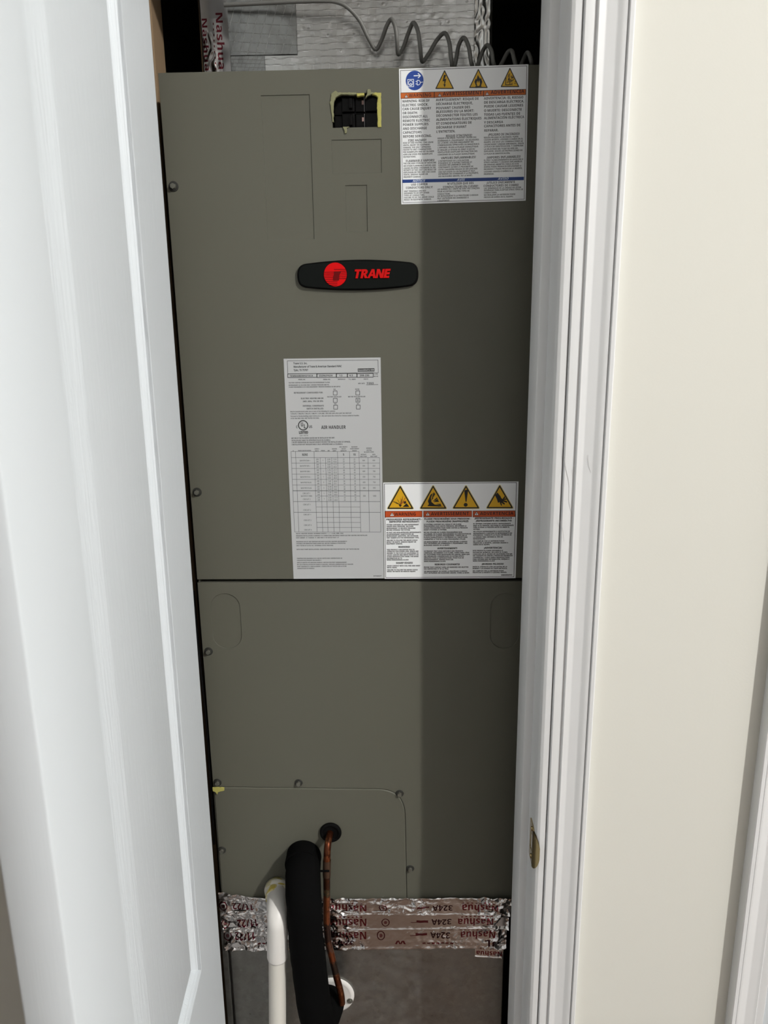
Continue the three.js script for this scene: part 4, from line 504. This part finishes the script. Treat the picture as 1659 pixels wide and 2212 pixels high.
tapeStrip('short piece of printed foil tape under the right end of the long strips', [[0.1660, 0.5300], [0.2115, 0.5300]], [[0.1640, 0.5045], [0.2100, 0.5015]], 0.1648, 0.2100, 0.0009, canvasTex(512, 256, (c, w, h) => { c.fillStyle = '#fff'; c.fillRect(0, 0, w, h); c.save(); c.translate(500, 140); c.rotate(Math.PI); c.font = 'bold 120px sans-serif'; c.fillStyle = '#8a2634'; c.scale(480 / c.measureText('Nashua').width, 1); c.fillText('Nashua', 0, 0); c.restore(); c.fillStyle = '#8a2634'; for (let i = 0; i < 8; i++) c.fillRect(40 + i * 56, 92, 22, 14); }), [[0.16, 0.1], [0.2, 0.15], [0.22, 0.6]], 3.3);

// ---------- pipes ----------
{
  // black insulated suction pipe: out of the cabinet, down, and back into the white flange
  const t = thing('suction_pipe', 'thick black foam insulated pipe bending out of the cabinet down to the white flange', 'pipe', [0, 0, 0]);
  const pts = [[-0.1000, 0.6930, 0.022], [-0.0990, 0.6900, 0.038], [-0.0968, 0.6770, 0.056], [-0.0955, 0.6560, 0.0615], [-0.0956, 0.6174, 0.062], [-0.0948, 0.5850, 0.062], [-0.0926, 0.5501, 0.062], [-0.0910, 0.5250, 0.062], [-0.0893, 0.5000, 0.062], [-0.0875, 0.4750, 0.062], [-0.0850, 0.4490, 0.059], [-0.0795, 0.4290, 0.047], [-0.0735, 0.4240, 0.025], [-0.0700, 0.4240, 0.0035]];
  const g = sweep(pts, 0.0262, 160, 40);
  { const p = g.attributes.position, n = g.attributes.normal; for (let i = 0; i < p.count; i++) { const a = 0.0009 * noise(p.getX(i) * 60, p.getY(i) * 45, p.getZ(i) * 60); p.setXYZ(i, p.getX(i) + n.getX(i) * a, p.getY(i) + n.getY(i) * a, p.getZ(i) + n.getZ(i) * a); } }
  part('insulation', g, M.insulation, t);
  part('collar', new THREE.LatheGeometry([[0.010, 0.0030], [0.0262, 0.0030], [0.0268, 0.005], [0.0268, 0.026], [0.0260, 0.028], [0.010, 0.028]].map((p) => new THREE.Vector2(...p)), 48).rotateX(Math.PI / 2).translate(-0.1012, 0.6935, 0), M.insulation, t);
}
{
  const map = canvasTex(64, 1024, (c, w, h) => { const r = seeded(17); c.fillStyle = '#83472a'; c.fillRect(0, 0, w, h); const band = (a, b, col) => { const n = 26; for (let i = 0; i < n; i++) { c.fillStyle = col; c.globalAlpha = 0.85; const y0 = a * h + (r() - .5) * 16, y1 = b * h + (r() - .5) * 16; c.fillRect(i * w / n, y0, w / n + 1, y1 - y0); } c.globalAlpha = 1; };
    band(0, 0.12, '#4a2412'); band(0.16, 0.30, '#43281a'); band(0.30, 0.34, '#57503f'); band(0.34, 0.50, '#8f5334'); band(0.50, 0.60, '#3f302c'); band(0.60, 0.66, '#6c4c3e'); band(0.72, 0.80, '#39302c'); band(0.80, 0.90, '#5c2f1b'); band(0.90, 1, '#5b3019');
    for (let i = 0; i < 300; i++) { c.fillStyle = ['#3a2a24', '#b87a50', '#6b3a22'][i % 3]; c.globalAlpha = 0.35; c.fillRect(r() * w, r() * h, 2 + r() * 8, 3 + r() * 18); } c.globalAlpha = 1; });
  map.rotation = Math.PI / 2; map.center.set(0, 0); map.offset.set(0, 1); map.wrapS = map.wrapT = THREE.RepeatWrapping;
  const cu = new THREE.MeshStandardMaterial({ map, metalness: 0.85, roughness: 0.38 });
  const t = thing('copper_pipe', 'thin bare copper pipe with dark heat marks beside the thick black pipe', 'pipe', [0, 0, 0]);
  part('tube', sweep([[-0.0600, 0.7345, 0.004], [-0.0605, 0.7340, 0.012], [-0.0615, 0.7305, 0.0235], [-0.0622, 0.7220, 0.0290], [-0.0630, 0.7052, 0.031], [-0.0638, 0.6888, 0.032], [-0.0652, 0.6387, 0.033], [-0.0664, 0.5928, 0.034], [-0.0650, 0.5640, 0.035], [-0.0603, 0.5351, 0.035], [-0.0542, 0.4956, 0.034], [-0.0495, 0.4680, 0.032], [-0.0478, 0.4540, 0.032], [-0.0474, 0.4420, 0.031]], 0.0053, 200, 20), cu, t);
  part('brazed_sleeve', [sweep([[-0.0629, 0.7080, 0.031], [-0.0635, 0.6950, 0.0315], [-0.0641, 0.6800, 0.032]], 0.0060, 20, 20)], new THREE.MeshStandardMaterial({ color: rgb(0.12, 0.07, 0.045), metalness: 0.8, roughness: 0.45 }), t, 'dark brazed sleeve');
  part('zip_strap', box(-0.0760, -0.0590, 0.6925, 0.6957, 0.0372, 0.0390, 0.0006), M.rubber, t, 'short black strap');
}
{
  const t = thing('drain_pipe', 'white plastic drain pipe with elbow coming out of the cabinet foot', 'pipe', [-0.0022, 0, 0]);
  const stain = canvasTex(512, 256, (c, w, h) => { const r = seeded(23); c.fillStyle = '#dedbd0'; c.fillRect(0, 0, w, h); for (let i = 0; i < 60; i++) { c.fillStyle = ['rgba(176,150,32,.5)', 'rgba(222,214,170,.6)', 'rgba(150,140,60,.35)'][i % 3]; c.beginPath(); c.ellipse(r() * w, r() * h, 10 + r() * 44, 8 + r() * 26, r() * 3, 0, 7); c.fill(); } });
  part('adapter', new THREE.LatheGeometry([[0.006, -0.004], [0.0205, -0.004], [0.0208, 0.003], [0.0196, 0.0075], [0.0168, 0.0085], [0.0162, 0.020], [0.006, 0.020]].map((p) => new THREE.Vector2(...p)), 40).rotateX(Math.PI / 2).translate(-0.1425, 0.6330, 0.0055), new THREE.MeshPhysicalMaterial({ map: stain, roughness: 0.45 }), t, 'white adapter stained yellow with glue');
  part('elbow', sweep([[-0.1415, 0.6345, 0.016], [-0.1402, 0.6345, 0.030], [-0.1385, 0.6335, 0.043], [-0.1365, 0.6290, 0.053], [-0.1352, 0.6200, 0.059], [-0.1354, 0.6080, 0.060]], 0.0150, 40, 36), M.pvcWhite, t);
  const tilt = Math.atan2(0.0059, 0.125);
  const upright = (prof, at) => new THREE.LatheGeometry(prof.map((p) => new THREE.Vector2(...p)), 44).rotateZ(-tilt).translate(...at);
  part('coupling', upright([[0.0136, 0], [0.0146, -0.0002], [0.0157, 0.0035], [0.0155, 0.044], [0.0150, 0.058]], [-0.1381, 0.5570, 0.060]), M.pvcWhite, t);
  part('pipe_length', upright([[0.0133, 0], [0.0133, 0.57]], [-0.1381 - 0.553 * Math.tan(tilt), 0.004, 0.060]), M.pvc, t);
}
{ // thin dark wire in the gap left of the cabinet
  const t = thing('thin_wire', 'thin black wire hanging in the dark gap left of the cabinet', 'wire', [0, 0, 0]);
  part('wire_jacket', sweep([[-0.2470, 1.12, -0.016], [-0.2438, 1.0371, -0.010], [-0.2418, 0.9751, -0.008], [-0.2402, 0.9144, -0.008], [-0.2400, 0.8835, -0.008], [-0.2412, 0.8521, -0.009], [-0.2415, 0.8043, -0.010], [-0.245, 0.70, -0.014]], 0.0018, 90, 8), M.wire, t);
}
// brass strike plate on the right jamb
{
  const t = thing('strike_plate', 'brass strike plate with curved lip on the white right jamb', 'strike plate', [JR, 0.8165, WZ + 0.0035]);
  const s = new THREE.Shape(pill(-0.0195, 0, 0.0270, 0.0580, 0.004).map((p) => new THREE.Vector2(...p)));
  s.holes.push(new THREE.Path(pill(-0.0205, 0, 0.0110, 0.0250, 0.0015).map((p) => new THREE.Vector2(...p))));
  const g = new THREE.ExtrudeGeometry(s, { depth: 0.0014, bevelEnabled: false, curveSegments: 10 }); g.rotateY(-Math.PI / 2);   // shape x -> world z, thickness -> -x
  part('plate', g.translate(0.0002, 0, 0), M.brass, t);
  // lip: tongue curling forward round the jamb edge
  const pos = [], idx = [], nu = 14, nv = 18;
  for (const side of [0, 1]) for (let i = 0; i <= nu; i++) for (let j = 0; j <= nv; j++) {
    const u = i / nu, v = j / nv * 2 - 1, hh = 0.0275 * Math.sqrt(Math.max(0.02, 1 - (u * 0.96) ** 2.4)), a = u * 1.15, rr = 0.0115;
    pos.push(-0.0012 - side * 0.0011 * Math.cos(a) + rr * (1 - Math.cos(a)) + 0.0002, v * hh, -0.0072 + rr * Math.sin(a) * 1.25 + side * 0.0011 * Math.sin(a));
  }
  const q = (nu + 1) * (nv + 1); for (const side of [0, 1]) for (let i = 0; i < nu; i++) for (let j = 0; j < nv; j++) { const a = side * q + i * (nv + 1) + j, b = a + nv + 1; side ? idx.push(a, b, a + 1, b, b + 1, a + 1) : idx.push(a, a + 1, b, b, a + 1, b + 1); }
  const lg = new THREE.BufferGeometry(); lg.setAttribute('position', new THREE.Float32BufferAttribute(pos, 3)); lg.setIndex(idx); lg.computeVertexNormals();
  part('lip', lg, new THREE.MeshStandardMaterial({ color: M.brass.color, metalness: 1, roughness: 0.28, side: THREE.DoubleSide }), t);
  for (const y of [-0.021, 0.021]) part('screw', cyl(0.003, 0.0034, 0.0012, 20, [-0.0018, y, -0.0185], 'x'), M.brass, t);
}

renderer.render(scene, camera);
